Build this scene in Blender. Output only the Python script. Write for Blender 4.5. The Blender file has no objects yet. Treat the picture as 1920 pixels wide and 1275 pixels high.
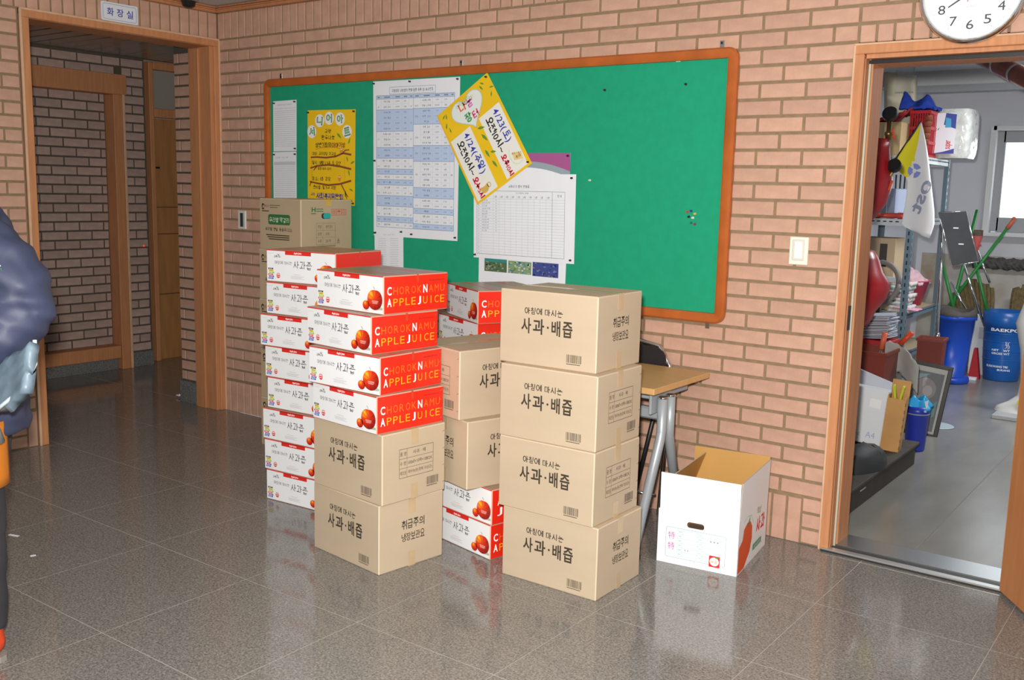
import bpy, math, random
from mathutils import Vector, Matrix
R = math.radians
random.seed(7)
SC = bpy.context.scene
COL = SC.collection

# ---------------------------------------------------------------- camera
CAM_POS = Vector((5.304, -4.0389, 1.4773))
YAW, PITCH, ROLL, FPX = -0.6327, -0.1507, 0.0235, 1852.26
_f = Vector((math.sin(YAW)*math.cos(PITCH), math.cos(YAW)*math.cos(PITCH), math.sin(PITCH)))
_r0 = Vector((math.cos(YAW), -math.sin(YAW), 0))
_u0 = _r0.cross(_f)
_r = _r0*math.cos(ROLL) + _u0*math.sin(ROLL)
_u = _u0*math.cos(ROLL) - _r0*math.sin(ROLL)
cd = bpy.data.cameras.new('camera')
cd.sensor_width = 36.0
cd.lens = FPX/1920*36.0
cd.clip_start = 0.05
cam = bpy.data.objects.new('camera', cd)
COL.objects.link(cam)
cam.matrix_world = Matrix(((_r.x, _u.x, -_f.x, CAM_POS.x), (_r.y, _u.y, -_f.y, CAM_POS.y), (_r.z, _u.z, -_f.z, CAM_POS.z), (0, 0, 0, 1)))
SC.camera = cam

# ---------------------------------------------------------------- world, lights, exposure
w = bpy.data.worlds.new('world'); SC.world = w
w.use_nodes = True
bg = w.node_tree.nodes['Background']
bg.inputs[0].default_value = (0.86, 0.93, 1.0, 1)
bg.inputs[1].default_value = 0.52
SC.view_settings.view_transform = 'Standard'
SC.view_settings.look = 'None'
SC.view_settings.gamma = 1.0
SC.view_settings.use_curve_mapping = False
SC.view_settings.exposure = 0.0
# the photographer's flash, on top of the camera
ld = bpy.data.lights.new('camera_flash', 'AREA')
ld.shape = 'DISK'; ld.size = 0.09; ld.energy = 182; ld.color = (1.0, 0.965, 0.92)
lo = bpy.data.objects.new('camera_flash', ld); COL.objects.link(lo)
lo.matrix_world = cam.matrix_world.copy()
lo.location = CAM_POS + _u*0.13 - _r*0.05 + _f*0.05
# fluorescent tubes of the store room (the fixture itself is built further down)
sd = bpy.data.lights.new('store_room_tubes', 'AREA')
sd.shape = 'RECTANGLE'; sd.size = 1.2; sd.size_y = 0.3; sd.energy = 55; sd.color = (0.93, 0.97, 1.0)
so = bpy.data.objects.new('store_room_tubes', sd); COL.objects.link(so)
so.location = (4.75, 2.9, 2.36)

# ---------------------------------------------------------------- materials
def lin(h):
    h = h.lstrip('#')
    o = []
    for i in (0, 2, 4):
        c = int(h[i:i+2], 16)/255
        o.append(c/12.92 if c <= 0.04045 else ((c+0.055)/1.055)**2.4)
    return (*o, 1)
MATS = {}
def mk(name, col, rough=0.6, metal=0.0, var=0.0, vscale=6.0, bump=0.0, bscale=120.0, rnd=0.0, emit=0.0, trans=0.0, spec=0.5, alpha=1.0, stretch=None, col2=None):
    if name in MATS: return MATS[name]
    m = bpy.data.materials.new(name); m.use_nodes = True
    nt = m.node_tree; N = nt.nodes; L = nt.links
    b = N['Principled BSDF']
    c = lin(col)
    b.inputs['Base Color'].default_value = c
    b.inputs['Roughness'].default_value = rough
    b.inputs['Metallic'].default_value = metal
    b.inputs['Specular IOR Level'].default_value = spec
    b.inputs['Transmission Weight'].default_value = trans
    b.inputs['Alpha'].default_value = alpha
    if emit:
        b.inputs['Emission Color'].default_value = c
        b.inputs['Emission Strength'].default_value = emit
    vec = None
    if var or bump:
        tc = N.new('ShaderNodeTexCoord'); vec = tc.outputs['Object']
        if stretch:
            mp = N.new('ShaderNodeMapping'); mp.inputs['Scale'].default_value = stretch
            L.new(vec, mp.inputs['Vector']); vec = mp.outputs['Vector']
    colout = None
    if var:
        n = N.new('ShaderNodeTexNoise'); n.inputs['Scale'].default_value = vscale; n.inputs['Detail'].default_value = 6
        L.new(vec, n.inputs['Vector'])
        mx = N.new('ShaderNodeMix'); mx.data_type = 'RGBA'
        c2 = lin(col2) if col2 else tuple(x*(1-var) for x in c[:3]) + (1,)
        c1 = c if col2 else tuple(min(1, x*(1+var*0.6)) for x in c[:3]) + (1,)
        mr = N.new('ShaderNodeMapRange'); mr.inputs[1].default_value = 0.3; mr.inputs[2].default_value = 0.7
        L.new(n.outputs['Fac'], mr.inputs[0]); L.new(mr.outputs[0], mx.inputs[0])
        mx.inputs[6].default_value = c2; mx.inputs[7].default_value = c1
        colout = mx.outputs[2]
    if rnd:
        oi = N.new('ShaderNodeObjectInfo')
        hs = N.new('ShaderNodeHueSaturation')
        mr = N.new('ShaderNodeMapRange'); mr.inputs[3].default_value = 1-rnd; mr.inputs[4].default_value = 1+rnd
        L.new(oi.outputs['Random'], mr.inputs[0]); L.new(mr.outputs[0], hs.inputs['Value'])
        if colout: L.new(colout, hs.inputs['Color'])
        else: hs.inputs['Color'].default_value = c
        colout = hs.outputs[0]
    if colout: L.new(colout, b.inputs['Base Color'])
    if bump:
        n = N.new('ShaderNodeTexNoise'); n.inputs['Scale'].default_value = bscale; n.inputs['Detail'].default_value = 3
        L.new(vec, n.inputs['Vector'])
        bp = N.new('ShaderNodeBump'); bp.inputs['Strength'].default_value = bump; bp.inputs['Distance'].default_value = 0.004
        L.new(n.outputs['Fac'], bp.inputs['Height']); L.new(bp.outputs[0], b.inputs['Normal'])
    MATS[name] = m
    return m

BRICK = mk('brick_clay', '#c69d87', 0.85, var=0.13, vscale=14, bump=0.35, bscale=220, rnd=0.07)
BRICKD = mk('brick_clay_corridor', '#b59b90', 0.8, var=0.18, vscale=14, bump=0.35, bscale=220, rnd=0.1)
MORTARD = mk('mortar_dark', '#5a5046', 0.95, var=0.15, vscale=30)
MORTAR = mk('mortar', '#8f7a5e', 0.95, var=0.15, vscale=30, bump=0.3, bscale=300)
WOOD = mk('frame_wood', '#c4865a', 0.6, var=0.14, vscale=9, stretch=(6, 6, 0.6))
WOODL = mk('frame_wood_bead', '#d4ae8c', 0.6, var=0.1, vscale=20)
BOARDW = mk('board_frame_wood', '#b4602a', 0.35, var=0.16, vscale=10)
KRAFT = mk('kraft_card', '#bfac92', 0.75, var=0.05, vscale=3, bump=0.06, bscale=160, stretch=(1, 1, 3))
KRAFT2 = mk('kraft_card_dull', '#b4a081', 0.8, var=0.06, vscale=3)
KRAFTED = mk('kraft_edge', '#d2bfa2', 0.8)
TAPE = mk('packing_tape', '#c3aa86', 0.22, var=0.08, vscale=12)
WHITEC = mk('white_card', '#eef0f2', 0.45, var=0.02, vscale=4)
REDC = mk('red_card', '#e62a17', 0.35)
REDT = mk('red_print', '#dc2a22', 0.5)
BLACKI = mk('black_ink', '#33302c', 0.7)
DARKI = mk('dark_brown_ink', '#3c3226', 0.75)
GREYI = mk('grey_ink', '#8d9096', 0.8)
LGREYI = mk('light_grey_ink', '#b9bcc2', 0.8)
WHITEI = mk('white_ink', '#ffffff', 0.6)
ORANGEI = mk('orange_ink', '#f2701c', 0.5)
AMBERI = mk('amber_ink', '#fbae17', 0.5)
PAPER = mk('white_paper', '#e9ecf2', 0.75, var=0.02, vscale=8)
STEEL = mk('brushed_steel', '#c2c5c6', 0.28, 1.0)
CHROME = mk('chrome', '#dcdcdc', 0.12, 1.0)
BLACKP = mk('black_plastic', '#1c1c1e', 0.4)
def ink(h, rough=0.65): return mk('ink_' + h.strip('#'), h, rough)

# ---------------------------------------------------------------- mesh helpers
class MB:
    def __init__(s): s.v = []; s.f = []; s.m = []
    def add(s, vs, fs, mi=0, M=None):
        k = len(s.v)
        for p in vs:
            p = Vector(p)
            s.v.append(M @ p if M else p)
        for f in fs:
            s.f.append([i+k for i in f]); s.m.append(mi)
        return s
    def box(s, c, d, mi=0, ch=0.0, M=None, rz=0.0, rx=0.0, ry=0.0):
        hx, hy, hz = d[0]/2, d[1]/2, d[2]/2
        T = Matrix.Translation(Vector(c)) @ Matrix.Rotation(rz, 4, 'Z') @ Matrix.Rotation(ry, 4, 'Y') @ Matrix.Rotation(rx, 4, 'X')
        if M: T = M @ T
        if ch <= 0:
            vs = [(x*hx, y*hy, z*hz) for z in (-1, 1) for y in (-1, 1) for x in (-1, 1)]
            return s.add(vs, [(0, 2, 3, 1), (4, 5, 7, 6), (0, 1, 5, 4), (2, 6, 7, 3), (0, 4, 6, 2), (1, 3, 7, 5)], mi, T)
        vs = []; ix = {}
        for x in (-1, 1):
            for y in (-1, 1):
                for z in (-1, 1):
                    for a in range(3):
                        q = [x*hx, y*hy, z*hz]
                        for b in range(3):
                            if b != a: q[b] -= (x, y, z)[b]*ch
                        ix[(x, y, z, a)] = len(vs); vs.append(q)
        fs = []
        for sg in (-1, 1):
            for a in range(3):
                b, c2 = (a+1) % 3, (a+2) % 3
                quad = []
                for (p, q) in ((-1, -1), (1, -1), (1, 1), (-1, 1)):
                    k = [0, 0, 0]; k[a] = sg; k[b] = p; k[c2] = q
                    quad.append(ix[(*k, a)])
                fs.append(quad if sg > 0 else quad[::-1])
        for a in range(3):
            b, c2 = (a+1) % 3, (a+2) % 3
            for p in (-1, 1):
                for q in (-1, 1):
                    def g(t, ax):
                        k = [0, 0, 0]; k[a] = t; k[b] = p; k[c2] = q
                        return ix[(*k, ax)]
                    quad = [g(-1, b), g(1, b), g(1, c2), g(-1, c2)]
                    fs.append(quad if p*q < 0 else quad[::-1])
        for x in (-1, 1):
            for y in (-1, 1):
                for z in (-1, 1):
                    t = [ix[(x, y, z, 0)], ix[(x, y, z, 1)], ix[(x, y, z, 2)]]
                    fs.append(t if x*y*z > 0 else t[::-1])
        return s.add(vs, fs, mi, T)
    def tube(s, path, r, n=10, mi=0, cap=True, M=None):
        P = [Vector(p) for p in path]; rr = r if isinstance(r, (list, tuple)) else [r]*len(P)
        t0 = (P[1]-P[0]).normalized()
        ref = Vector((0, 0, 1)) if abs(t0.z) < 0.9 else Vector((1, 0, 0))
        a = t0.cross(ref).normalized(); vs = []
        for i, p in enumerate(P):
            t = (P[min(i+1, len(P)-1)]-P[max(i-1, 0)]).normalized()
            a = (a - t*a.dot(t)).normalized(); b = t.cross(a)
            for k in range(n):
                an = 2*math.pi*k/n
                vs.append(p + (a*math.cos(an)+b*math.sin(an))*rr[i])
        fs = []
        for i in range(len(P)-1):
            for k in range(n):
                k2 = (k+1) % n
                fs.append((i*n+k, i*n+k2, (i+1)*n+k2, (i+1)*n+k))
        if cap: fs += [tuple(range(n))[::-1], tuple(range((len(P)-1)*n, len(P)*n))]
        return s.add(vs, fs, mi, M)
    def lathe(s, prof, n=24, mi=0, c=(0, 0, 0), M=None, sx=1.0, sy=1.0, cap=True):
        vs = []; fs = []
        for (r, z) in prof:
            for k in range(n):
                a = 2*math.pi*k/n
                vs.append((c[0]+r*sx*math.cos(a), c[1]+r*sy*math.sin(a), c[2]+z))
        for i in range(len(prof)-1):
            for k in range(n):
                k2 = (k+1) % n
                fs.append((i*n+k, i*n+k2, (i+1)*n+k2, (i+1)*n+k))
        if cap and prof[0][0] > 1e-6: fs.append(tuple(range(n))[::-1])
        if cap and prof[-1][0] > 1e-6: fs.append(tuple(range((len(prof)-1)*n, len(prof)*n)))
        return s.add(vs, fs, mi, M)
    def prism(s, poly, h0, h1, mi=0, M=None):
        """poly in local xy (counter-clockwise), extruded along z"""
        n = len(poly)
        vs = [(x, y, h0) for x, y in poly] + [(x, y, h1) for x, y in poly]
        fs = [tuple(range(n))[::-1], tuple(range(n, 2*n))] + [(i, (i+1) % n, (i+1) % n+n, i+n) for i in range(n)]
        return s.add(vs, fs, mi, M)
    def grid(s, fn, nu, nv, mi=0, M=None, thick=0.0):
        vs = [Vector(fn(i/nu, j/nv)) for j in range(nv+1) for i in range(nu+1)]
        fs = [(j*(nu+1)+i, j*(nu+1)+i+1, (j+1)*(nu+1)+i+1, (j+1)*(nu+1)+i) for j in range(nv) for i in range(nu)]
        if thick:
            nn = [Vector((0, 0, 0)) for _ in vs]
            for f in fs:
                nr = (vs[f[1]]-vs[f[0]]).cross(vs[f[3]]-vs[f[0]])
                if nr.length > 0: nr.normalize()
                for i in f: nn[i] += nr
            k = len(vs)
            vs2 = [p - (q.normalized() if q.length else q)*thick for p, q in zip(vs, nn)]
            fs2 = [tuple(i+k for i in f[::-1]) for f in fs]
            edge = [i for i in range(nu+1)] + [j*(nu+1)+nu for j in range(1, nv+1)] + [nv*(nu+1)+i for i in range(nu-1, -1, -1)] + [j*(nu+1) for j in range(nv-1, 0, -1)]
            fe = [(edge[(i+1) % len(edge)], edge[i], edge[i]+k, edge[(i+1) % len(edge)]+k) for i in range(len(edge))]
            vs = vs + vs2; fs = fs + fs2 + fe
        return s.add(vs, fs, mi, M)
    def mesh(s, name, mats, smooth=False):
        me = bpy.data.meshes.new(name)
        me.from_pydata([tuple(p) for p in s.v], [], s.f)
        for m in (mats if isinstance(mats, (list, tuple)) else [mats]): me.materials.append(m)
        me.polygons.foreach_set('material_index', s.m)
        if smooth: me.polygons.foreach_set('use_smooth', [True]*len(s.f))
        me.update()
        return me
    def build(s, name, mats, parent=None, smooth=False, loc=None, kind=None):
        return link(name, s.mesh(name, mats, smooth), parent, loc, kind)
def link(name, me, parent=None, loc=None, kind=None):
    o = bpy.data.objects.new(name, me); COL.objects.link(o)
    if parent: o.parent = parent
    if loc: o.location = loc
    if kind: o['kind'] = kind
    return o
def root(name, label, cat, loc=(0, 0, 0), rz=0.0, group=None):
    o = bpy.data.objects.new(name, None); COL.objects.link(o)
    o.empty_display_size = 0.05
    o.location = loc; o.rotation_euler = (0, 0, rz)
    o['label'] = label; o['category'] = cat
    if group: o['group'] = group
    return o
def tag(o, label, cat, group=None):
    o['label'] = label; o['category'] = cat
    if group: o['group'] = group
    return o
def struct(o): o['kind'] = 'structure'; return o
def smooth_by(o, ang=40):
    me = o.data
    me.polygons.foreach_set('use_smooth', [True]*len(me.polygons))
    me.set_sharp_from_angle(angle=R(ang))
    return o
def jit(a): return random.uniform(-a, a)
def sm(t): return t*t*(3-2*t)
def nz(x, y, s=0.0):
    return (math.sin(x*1.7+s*3.1)*math.cos(y*2.3-s) + 0.5*math.sin(x*4.1-y*3.3+s*2) + 0.3*math.cos(x*7.7+y*6.1+s*5))/1.8

# ---------------------------------------------------------------- printing: font text, a stroke Hangul for handwriting, flat shapes
_TC = {}
_TS = bpy.data.scenes.new('text_work')    # scratch scene for turning text into meshes; removed at the end
def text_geo(body, bold=0.0):
    k = (body, bold)
    if k in _TC: return _TC[k]
    c = bpy.data.curves.new('t', 'FONT'); c.body = body; c.size = 1.0; c.resolution_u = 3
    c.dimensions = '2D'; c.fill_mode = 'FRONT'; c.offset = bold
    o = bpy.data.objects.new('t', c); _TS.collection.objects.link(o)
    _TS.view_layers[0].update(); dg = _TS.view_layers[0].depsgraph
    me = bpy.data.meshes.new_from_object(o.evaluated_get(dg))
    vs = [(p.co.x, p.co.y) for p in me.vertices]; fs = [tuple(p.vertices) for p in me.polygons]
    bpy.data.objects.remove(o); bpy.data.curves.remove(c); bpy.data.meshes.remove(me)
    if not vs: vs, fs = [(0, 0), (0.01, 0), (0, 0.01)], [(0, 1, 2)]
    _TC[k] = (vs, fs, min(p[0] for p in vs), max(p[0] for p in vs), min(p[1] for p in vs), max(p[1] for p in vs))
    return _TC[k]
def _circ(n=12): return [(0.5+0.46*math.cos(2*math.pi*i/n+1.6), 0.5+0.46*math.sin(2*math.pi*i/n+1.6)) for i in range(n+1)]
CONS = {'ㄱ': [[(.05, .9), (.92, .88), (.85, .45), (.6, .02)]], 'ㄴ': [[(.12, .95), (.1, .12), (.95, .15)]], 'ㄷ': [[(.92, .92), (.12, .9), (.1, .1), (.95, .12)]],
 'ㄹ': [[(.08, .93), (.9, .93), (.86, .52), (.1, .5), (.1, .06), (.95, .08)]], 'ㅁ': [[(.1, .92), (.12, .08), (.9, .08), (.9, .92), (.08, .9)]],
 'ㅂ': [[(.12, .95), (.14, .06), (.88, .06), (.9, .95)], [(.12, .5), (.88, .5)]], 'ㅅ': [[(.52, .97), (.4, .5), (.02, .03)], [(.46, .6), (.97, .05)]],
 'ㅇ': [_circ()], 'ㅈ': [[(.06, .9), (.92, .9), (.5, .5), (.03, .05)], [(.5, .5), (.96, .05)]], 'ㅊ': [[(.4, 1.05), (.62, 1.0)], [(.06, .76), (.92, .76), (.5, .4), (.03, .02)], [(.5, .4), (.96, .02)]],
 'ㅋ': [[(.05, .92), (.92, .9), (.6, .02)], [(.1, .5), (.85, .52)]], 'ㅌ': [[(.9, .95), (.12, .93), (.1, .06), (.95, .08)], [(.12, .5), (.85, .5)]],
 'ㅍ': [[(.05, .92), (.95, .92)], [(.3, .92), (.34, .08)], [(.7, .92), (.66, .08)], [(.02, .06), (.98, .08)]],
 'ㅎ': [[(.4, 1.02), (.6, .98)], [(.06, .8), (.94, .8)], [(.5+.3*math.cos(i*.6283), .3+.3*math.sin(i*.6283)) for i in range(11)]]}
for a, b in (('ㄲ', 'ㄱ'), ('ㄸ', 'ㄷ'), ('ㅃ', 'ㅂ'), ('ㅆ', 'ㅅ'), ('ㅉ', 'ㅈ')):
    CONS[a] = [[(x*.46, y) for x, y in s] for s in CONS[b]] + [[(.54+x*.46, y) for x, y in s] for s in CONS[b]]
LEAD = 'ㄱㄲㄴㄷㄸㄹㅁㅂㅃㅅㅆㅇㅈㅉㅊㅋㅌㅍㅎ'
VOW = 'ㅏㅐㅑㅒㅓㅔㅕㅖㅗㅘㅙㅚㅛㅜㅝㅞㅟㅠㅡㅢㅣ'
TAIL = ['', 'ㄱ', 'ㄲ', 'ㄱㅅ', 'ㄴ', 'ㄴㅈ', 'ㄴㅎ', 'ㄷ', 'ㄹ', 'ㄹㄱ', 'ㄹㅁ', 'ㄹㅂ', 'ㄹㅅ', 'ㄹㅌ', 'ㄹㅍ', 'ㄹㅎ', 'ㅁ', 'ㅂ', 'ㅂㅅ', 'ㅅ', 'ㅆ', 'ㅇ', 'ㅈ', 'ㅊ', 'ㅋ', 'ㅌ', 'ㅍ', 'ㅎ']
VV = {'ㅏ': [[(.3, 1), (.3, 0)], [(.3, .52), (.95, .54)]], 'ㅑ': [[(.3, 1), (.3, 0)], [(.3, .65), (.95, .66)], [(.3, .4), (.95, .41)]], 'ㅓ': [[(.75, 1), (.75, 0)], [(.1, .55), (.75, .53)]],
 'ㅕ': [[(.75, 1), (.75, 0)], [(.1, .66), (.75, .64)], [(.1, .42), (.75, .4)]], 'ㅣ': [[(.5, 1), (.48, 0)]], 'ㅐ': [[(.2, .95), (.2, .03)], [(.8, 1), (.8, 0)], [(.2, .52), (.8, .53)]], 'ㅔ': [[(.45, .95), (.45, .05)], [(.9, 1), (.9, 0)], [(.02, .55), (.45, .54)]],
 'ㅒ': [[(.2, .95), (.2, .03)], [(.8, 1), (.8, 0)], [(.2, .6), (.8, .6)], [(.2, .4), (.8, .4)]], 'ㅖ': [[(.45, .95), (.45, .05)], [(.9, 1), (.9, 0)], [(.02, .64), (.45, .63)], [(.02, .43), (.45, .42)]]}
HV = {'ㅗ': [[(.5, .95), (.5, .25)], [(0, .22), (1, .25)]], 'ㅛ': [[(.35, .95), (.37, .25)], [(.66, .95), (.64, .25)], [(0, .22), (1, .25)]], 'ㅜ': [[(0, .8), (1, .84)], [(.5, .8), (.48, .05)]], 'ㅠ': [[(0, .8), (1, .84)], [(.34, .8), (.3, .05)], [(.66, .8), (.68, .05)]], 'ㅡ': [[(0, .5), (1, .54)]]}
CMP = {'ㅘ': ('ㅗ', 'ㅏ'), 'ㅙ': ('ㅗ', 'ㅐ'), 'ㅚ': ('ㅗ', 'ㅣ'), 'ㅝ': ('ㅜ', 'ㅓ'), 'ㅞ': ('ㅜ', 'ㅔ'), 'ㅟ': ('ㅜ', 'ㅣ'), 'ㅢ': ('ㅡ', 'ㅣ')}
def syl(ch):
    k = ord(ch)-0xAC00
    if not 0 <= k < 11172: return None
    l, v, t = LEAD[k//588], VOW[k % 588//28], TAIL[k % 28]
    y0 = 0.42 if t else 0.0
    out = []
    def put(st, x0, ya, x1, yb):
        for s in st: out.append([(x0+x*(x1-x0), ya+y*(yb-ya)) for x, y in s])
    if v in VV:
        put(CONS[l], .02, y0+.08*(1-y0), .56, .95); put(VV[v], .6, y0, .98, 1)
    elif v in HV:
        put(CONS[l], .2, y0+.42*(1-y0), .8, 1); put(HV[v], .0, y0, 1, y0+.42*(1-y0))
    else:
        a, b = CMP[v]
        put(CONS[l], .06, y0+.45*(1-y0), .55, .98); put(HV[a], .0, y0+.04, .64, y0+.42*(1-y0)); put(VV[b], .64, y0, .98, 1)
    if t:
        n = len(t)
        for i, q in enumerate(t): put(CONS[q], .15+i*.7/n, 0, .15+(i+.92)*.7/n, .34)
    return out
class Print:
    """flat printing laid on a face: u to the right, v up, in metres"""
    def __init__(s, o, u, v, step=0.0005):
        s.o = Vector(o); s.u = Vector(u).normalized(); s.v = Vector(v).normalized(); s.n = s.u.cross(s.v); s.step = step
        s.mb = MB(); s.mats = []; s.layer = 1
    def mi(s, m):
        if m not in s.mats: s.mats.append(m)
        return s.mats.index(m)
    def shape(s, pts, faces, m, lay=None):
        h = s.step*(lay or s.layer)
        s.mb.add([s.o+s.u*x+s.v*y+s.n*h for x, y in pts], faces, s.mi(m)); return s
    def poly(s, pts, m, lay=None): return s.shape(pts, [tuple(range(len(pts)))], m, lay)
    def rect(s, x0, y0, x1, y1, m, lay=None): return s.poly([(x0, y0), (x1, y0), (x1, y1), (x0, y1)], m, lay)
    def line(s, p, q, wd, m, lay=None):
        dx, dy = q[0]-p[0], q[1]-p[1]; l = math.hypot(dx, dy) or 1e-9
        a, b = -dy/l*wd/2, dx/l*wd/2
        return s.poly([(p[0]-a, p[1]-b), (q[0]-a, q[1]-b), (q[0]+a, q[1]+b), (p[0]+a, p[1]+b)], m, lay)
    def stroke(s, pts, wd, m, lay=None, w2=None):
        n = len(pts)
        L = []
        for i in range(n):
            p = pts[max(i-1, 0)]; q = pts[min(i+1, n-1)]
            dx, dy = q[0]-p[0], q[1]-p[1]; l = math.hypot(dx, dy) or 1e-9
            ww = (wd + ((w2 or wd)-wd)*i/max(1, n-1))/2
            L.append((-dy/l*ww, dx/l*ww))
        vs = [(p[0]+a, p[1]+b) for p, (a, b) in zip(pts, L)] + [(p[0]-a, p[1]-b) for p, (a, b) in zip(pts, L)]
        s.shape(vs, [(i, i+n, i+n+1, i+1) for i in range(n-1)], m, lay)
        return s
    def frame(s, x0, y0, x1, y1, wd, m, lay=None):
        for p, q in (((x0, y0), (x1, y0)), ((x1, y0), (x1, y1)), ((x1, y1), (x0, y1)), ((x0, y1), (x0, y0))): s.line(p, q, wd, m, lay)
        return s
    def disc(s, cx, cy, rx, ry, m, n=20, lay=None):
        return s.poly([(cx+rx*math.cos(2*math.pi*i/n), cy+ry*math.sin(2*math.pi*i/n)) for i in range(n)], m, lay)
    def ring(s, cx, cy, rx, ry, wd, m, n=24, lay=None, a0=0.0, a1=6.28319):
        return s.stroke([(cx+rx*math.cos(a0+(a1-a0)*i/n), cy+ry*math.sin(a0+(a1-a0)*i/n)) for i in range(n+1)], wd, m, lay)
    def text(s, body, x0, y0, x1, y1, m, bold=0.0, lay=None, rot=0.0, mirror=False):
        """text stretched to fill the box x0..x1, y0..y1"""
        vs, fs, a, b, c, d = text_geo(body, bold)
        sx, sy = (x1-x0)/max(1e-6, b-a), (y1-y0)/max(1e-6, d-c)
        P = [(x0+(x-a)*sx, y0+(y-c)*sy) for x, y in vs]
        if mirror: P = [(x0+x1-x, y) for x, y in P]
        if rot:
            cx, cy = (x0+x1)/2, (y0+y1)/2; cr, sr = math.cos(rot), math.sin(rot)
            P = [(cx+(x-cx)*cr-(y-cy)*sr, cy+(x-cx)*sr+(y-cy)*cr) for x, y in P]
        return s.shape(P, fs, m, lay)
    def fit(s, body, x0, y0, x1, y1, m, lay=None):
        """small drawn Hangul squeezed into the box"""
        n = sum(.5 if c == ' ' else 1.1 for c in body); h = y1-y0
        return s.hand(body, x0, y0, h, m, h*.11, 1.1, None, lay, (x1-x0)/(n*h))
    def hand(s, body, x, y, size, m, wd=None, pitch=1.12, fn=None, lay=None, asp=1.0, ends=1.0):
        """handwritten Hangul (stroke built); Latin and digits fall back to the font"""
        wd = wd or size*0.1
        cx = x
        for ch in body:
            if ch == ' ': cx += size*0.5*asp; continue
            st = syl(ch)
            F = fn or (lambda a, b: (a, b))
            if st is None:
                vs, fs, a, b, c, d = text_geo(ch, 0.02)
                k = size*1.15
                P = [F(cx+(px-a)*k*asp, y+(py)*k) for px, py in vs]
                s.shape(P, fs, m, lay); cx += ((b-a)*k+size*0.12)*asp; continue
            jx, jy = jit(size*.04), jit(size*.05)
            for q in st: s.stroke([F(cx+jx+a*size*asp, y+jy+b*size) for a, b in q], wd, m, lay, wd*ends)
            cx += size*pitch*asp
        return s
    def mesh(s, name): return s.mb.mesh(name, s.mats)
    def build(s, name, parent): return link(name, s.mesh(name), parent)
def barcode(P, x0, y0, x1, y1, m):
    rs = random.Random(3); x = x0
    while x < x1:
        wd = (x1-x0)/rs.choice((60, 45, 30, 24))
        P.rect(x, y0, min(x+wd, x1), y1, m); x += wd + (x1-x0)/rs.choice((50, 36, 26))
    P.rect(x0, y0-(y1-y0)*0.2, x1*.9+x0*.1, y0-(y1-y0)*0.12, m)
def textbars(P, x0, y0, x1, n, pitch, h, m, seed=0, lens=None):
    """lines of print too small to read"""
    rs = random.Random(seed)
    for i in range(n):
        y = y0-i*pitch; x = x0; xe = x1 if lens is None else x0+(x1-x0)*lens[i % len(lens)]
        while x < xe-h*0.6:
            wd = rs.uniform(1.2, 4.2)*h
            P.rect(x, y, min(xe, x+wd), y+h, m); x += wd+h*0.6
# ================================================================ the setting
CZ = 0.0695      # brick course
def project(p):
    d = Vector(p)-CAM_POS; z = d.dot(_f)
    if z < 0.1: return None
    return 960+FPX*d.dot(_r)/z, 637.5-FPX*d.dot(_u)/z, z
_BM = {}
def brick_mesh(w_, h_, mat):
    k = (round(w_, 4), round(h_, 4), mat.name)
    if k not in _BM:
        c = 0.0025; d = 0.03; x, z = w_/2, h_/2
        vs = [(-x+c, 0, -z+c), (x-c, 0, -z+c), (x-c, 0, z-c), (-x+c, 0, z-c)] + [(-x, c, -z), (x, c, -z), (x, c, z), (-x, c, z)] + [(-x, d, -z), (x, d, -z), (x, d, z), (-x, d, z)]
        fs = [(0, 1, 2, 3)] + [(i+4, (i+1) % 4+4, (i+1) % 4, i) for i in range(4)] + [(i+8, (i+1) % 4+8, (i+1) % 4+4, i+4) for i in range(4)] + [(11, 10, 9, 8)]
        _BM[k] = (MB().add(vs, fs).mesh('brick', mat), vs, fs)
    return _BM[k]
def lay_bricks(parent, specs, u, n, mat, limit=300):
    """specs: (centre of the brick's face, width, height). The ones that show largest become parts, the rest one joined part"""
    u = Vector(u); n = Vector(n)
    scored = []
    for c, a, b in specs:
        q = project(c)
        vis = q and -40 < q[0] < 1960 and -40 < q[1] < 1315
        scored.append(((a*b/(q[2]**2)*(1 if vis else 1e-4)) if q else 0, c, a, b))
    scored.sort(key=lambda t: -t[0])
    rest = MB()
    for i, (sc_, c, a, b) in enumerate(scored):
        me, vs, fs = brick_mesh(a, b, mat)
        off = n*jit(0.0012)
        M = Matrix(((u.x, -n.x, 0, c[0]+off.x), (u.y, -n.y, 0, c[1]+off.y), (0, 0, 1, c[2]), (0, 0, 0, 1)))
        M = M @ Matrix.Rotation(jit(0.004), 4, 'Y')
        if i < limit and sc_ > 1e-5:
            o = link('brick', me, parent); o.matrix_local = M
        else: rest.add(vs, fs, 0, M)
    if rest.v: rest.build('brick_courses', mat, parent, kind='stuff')

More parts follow.
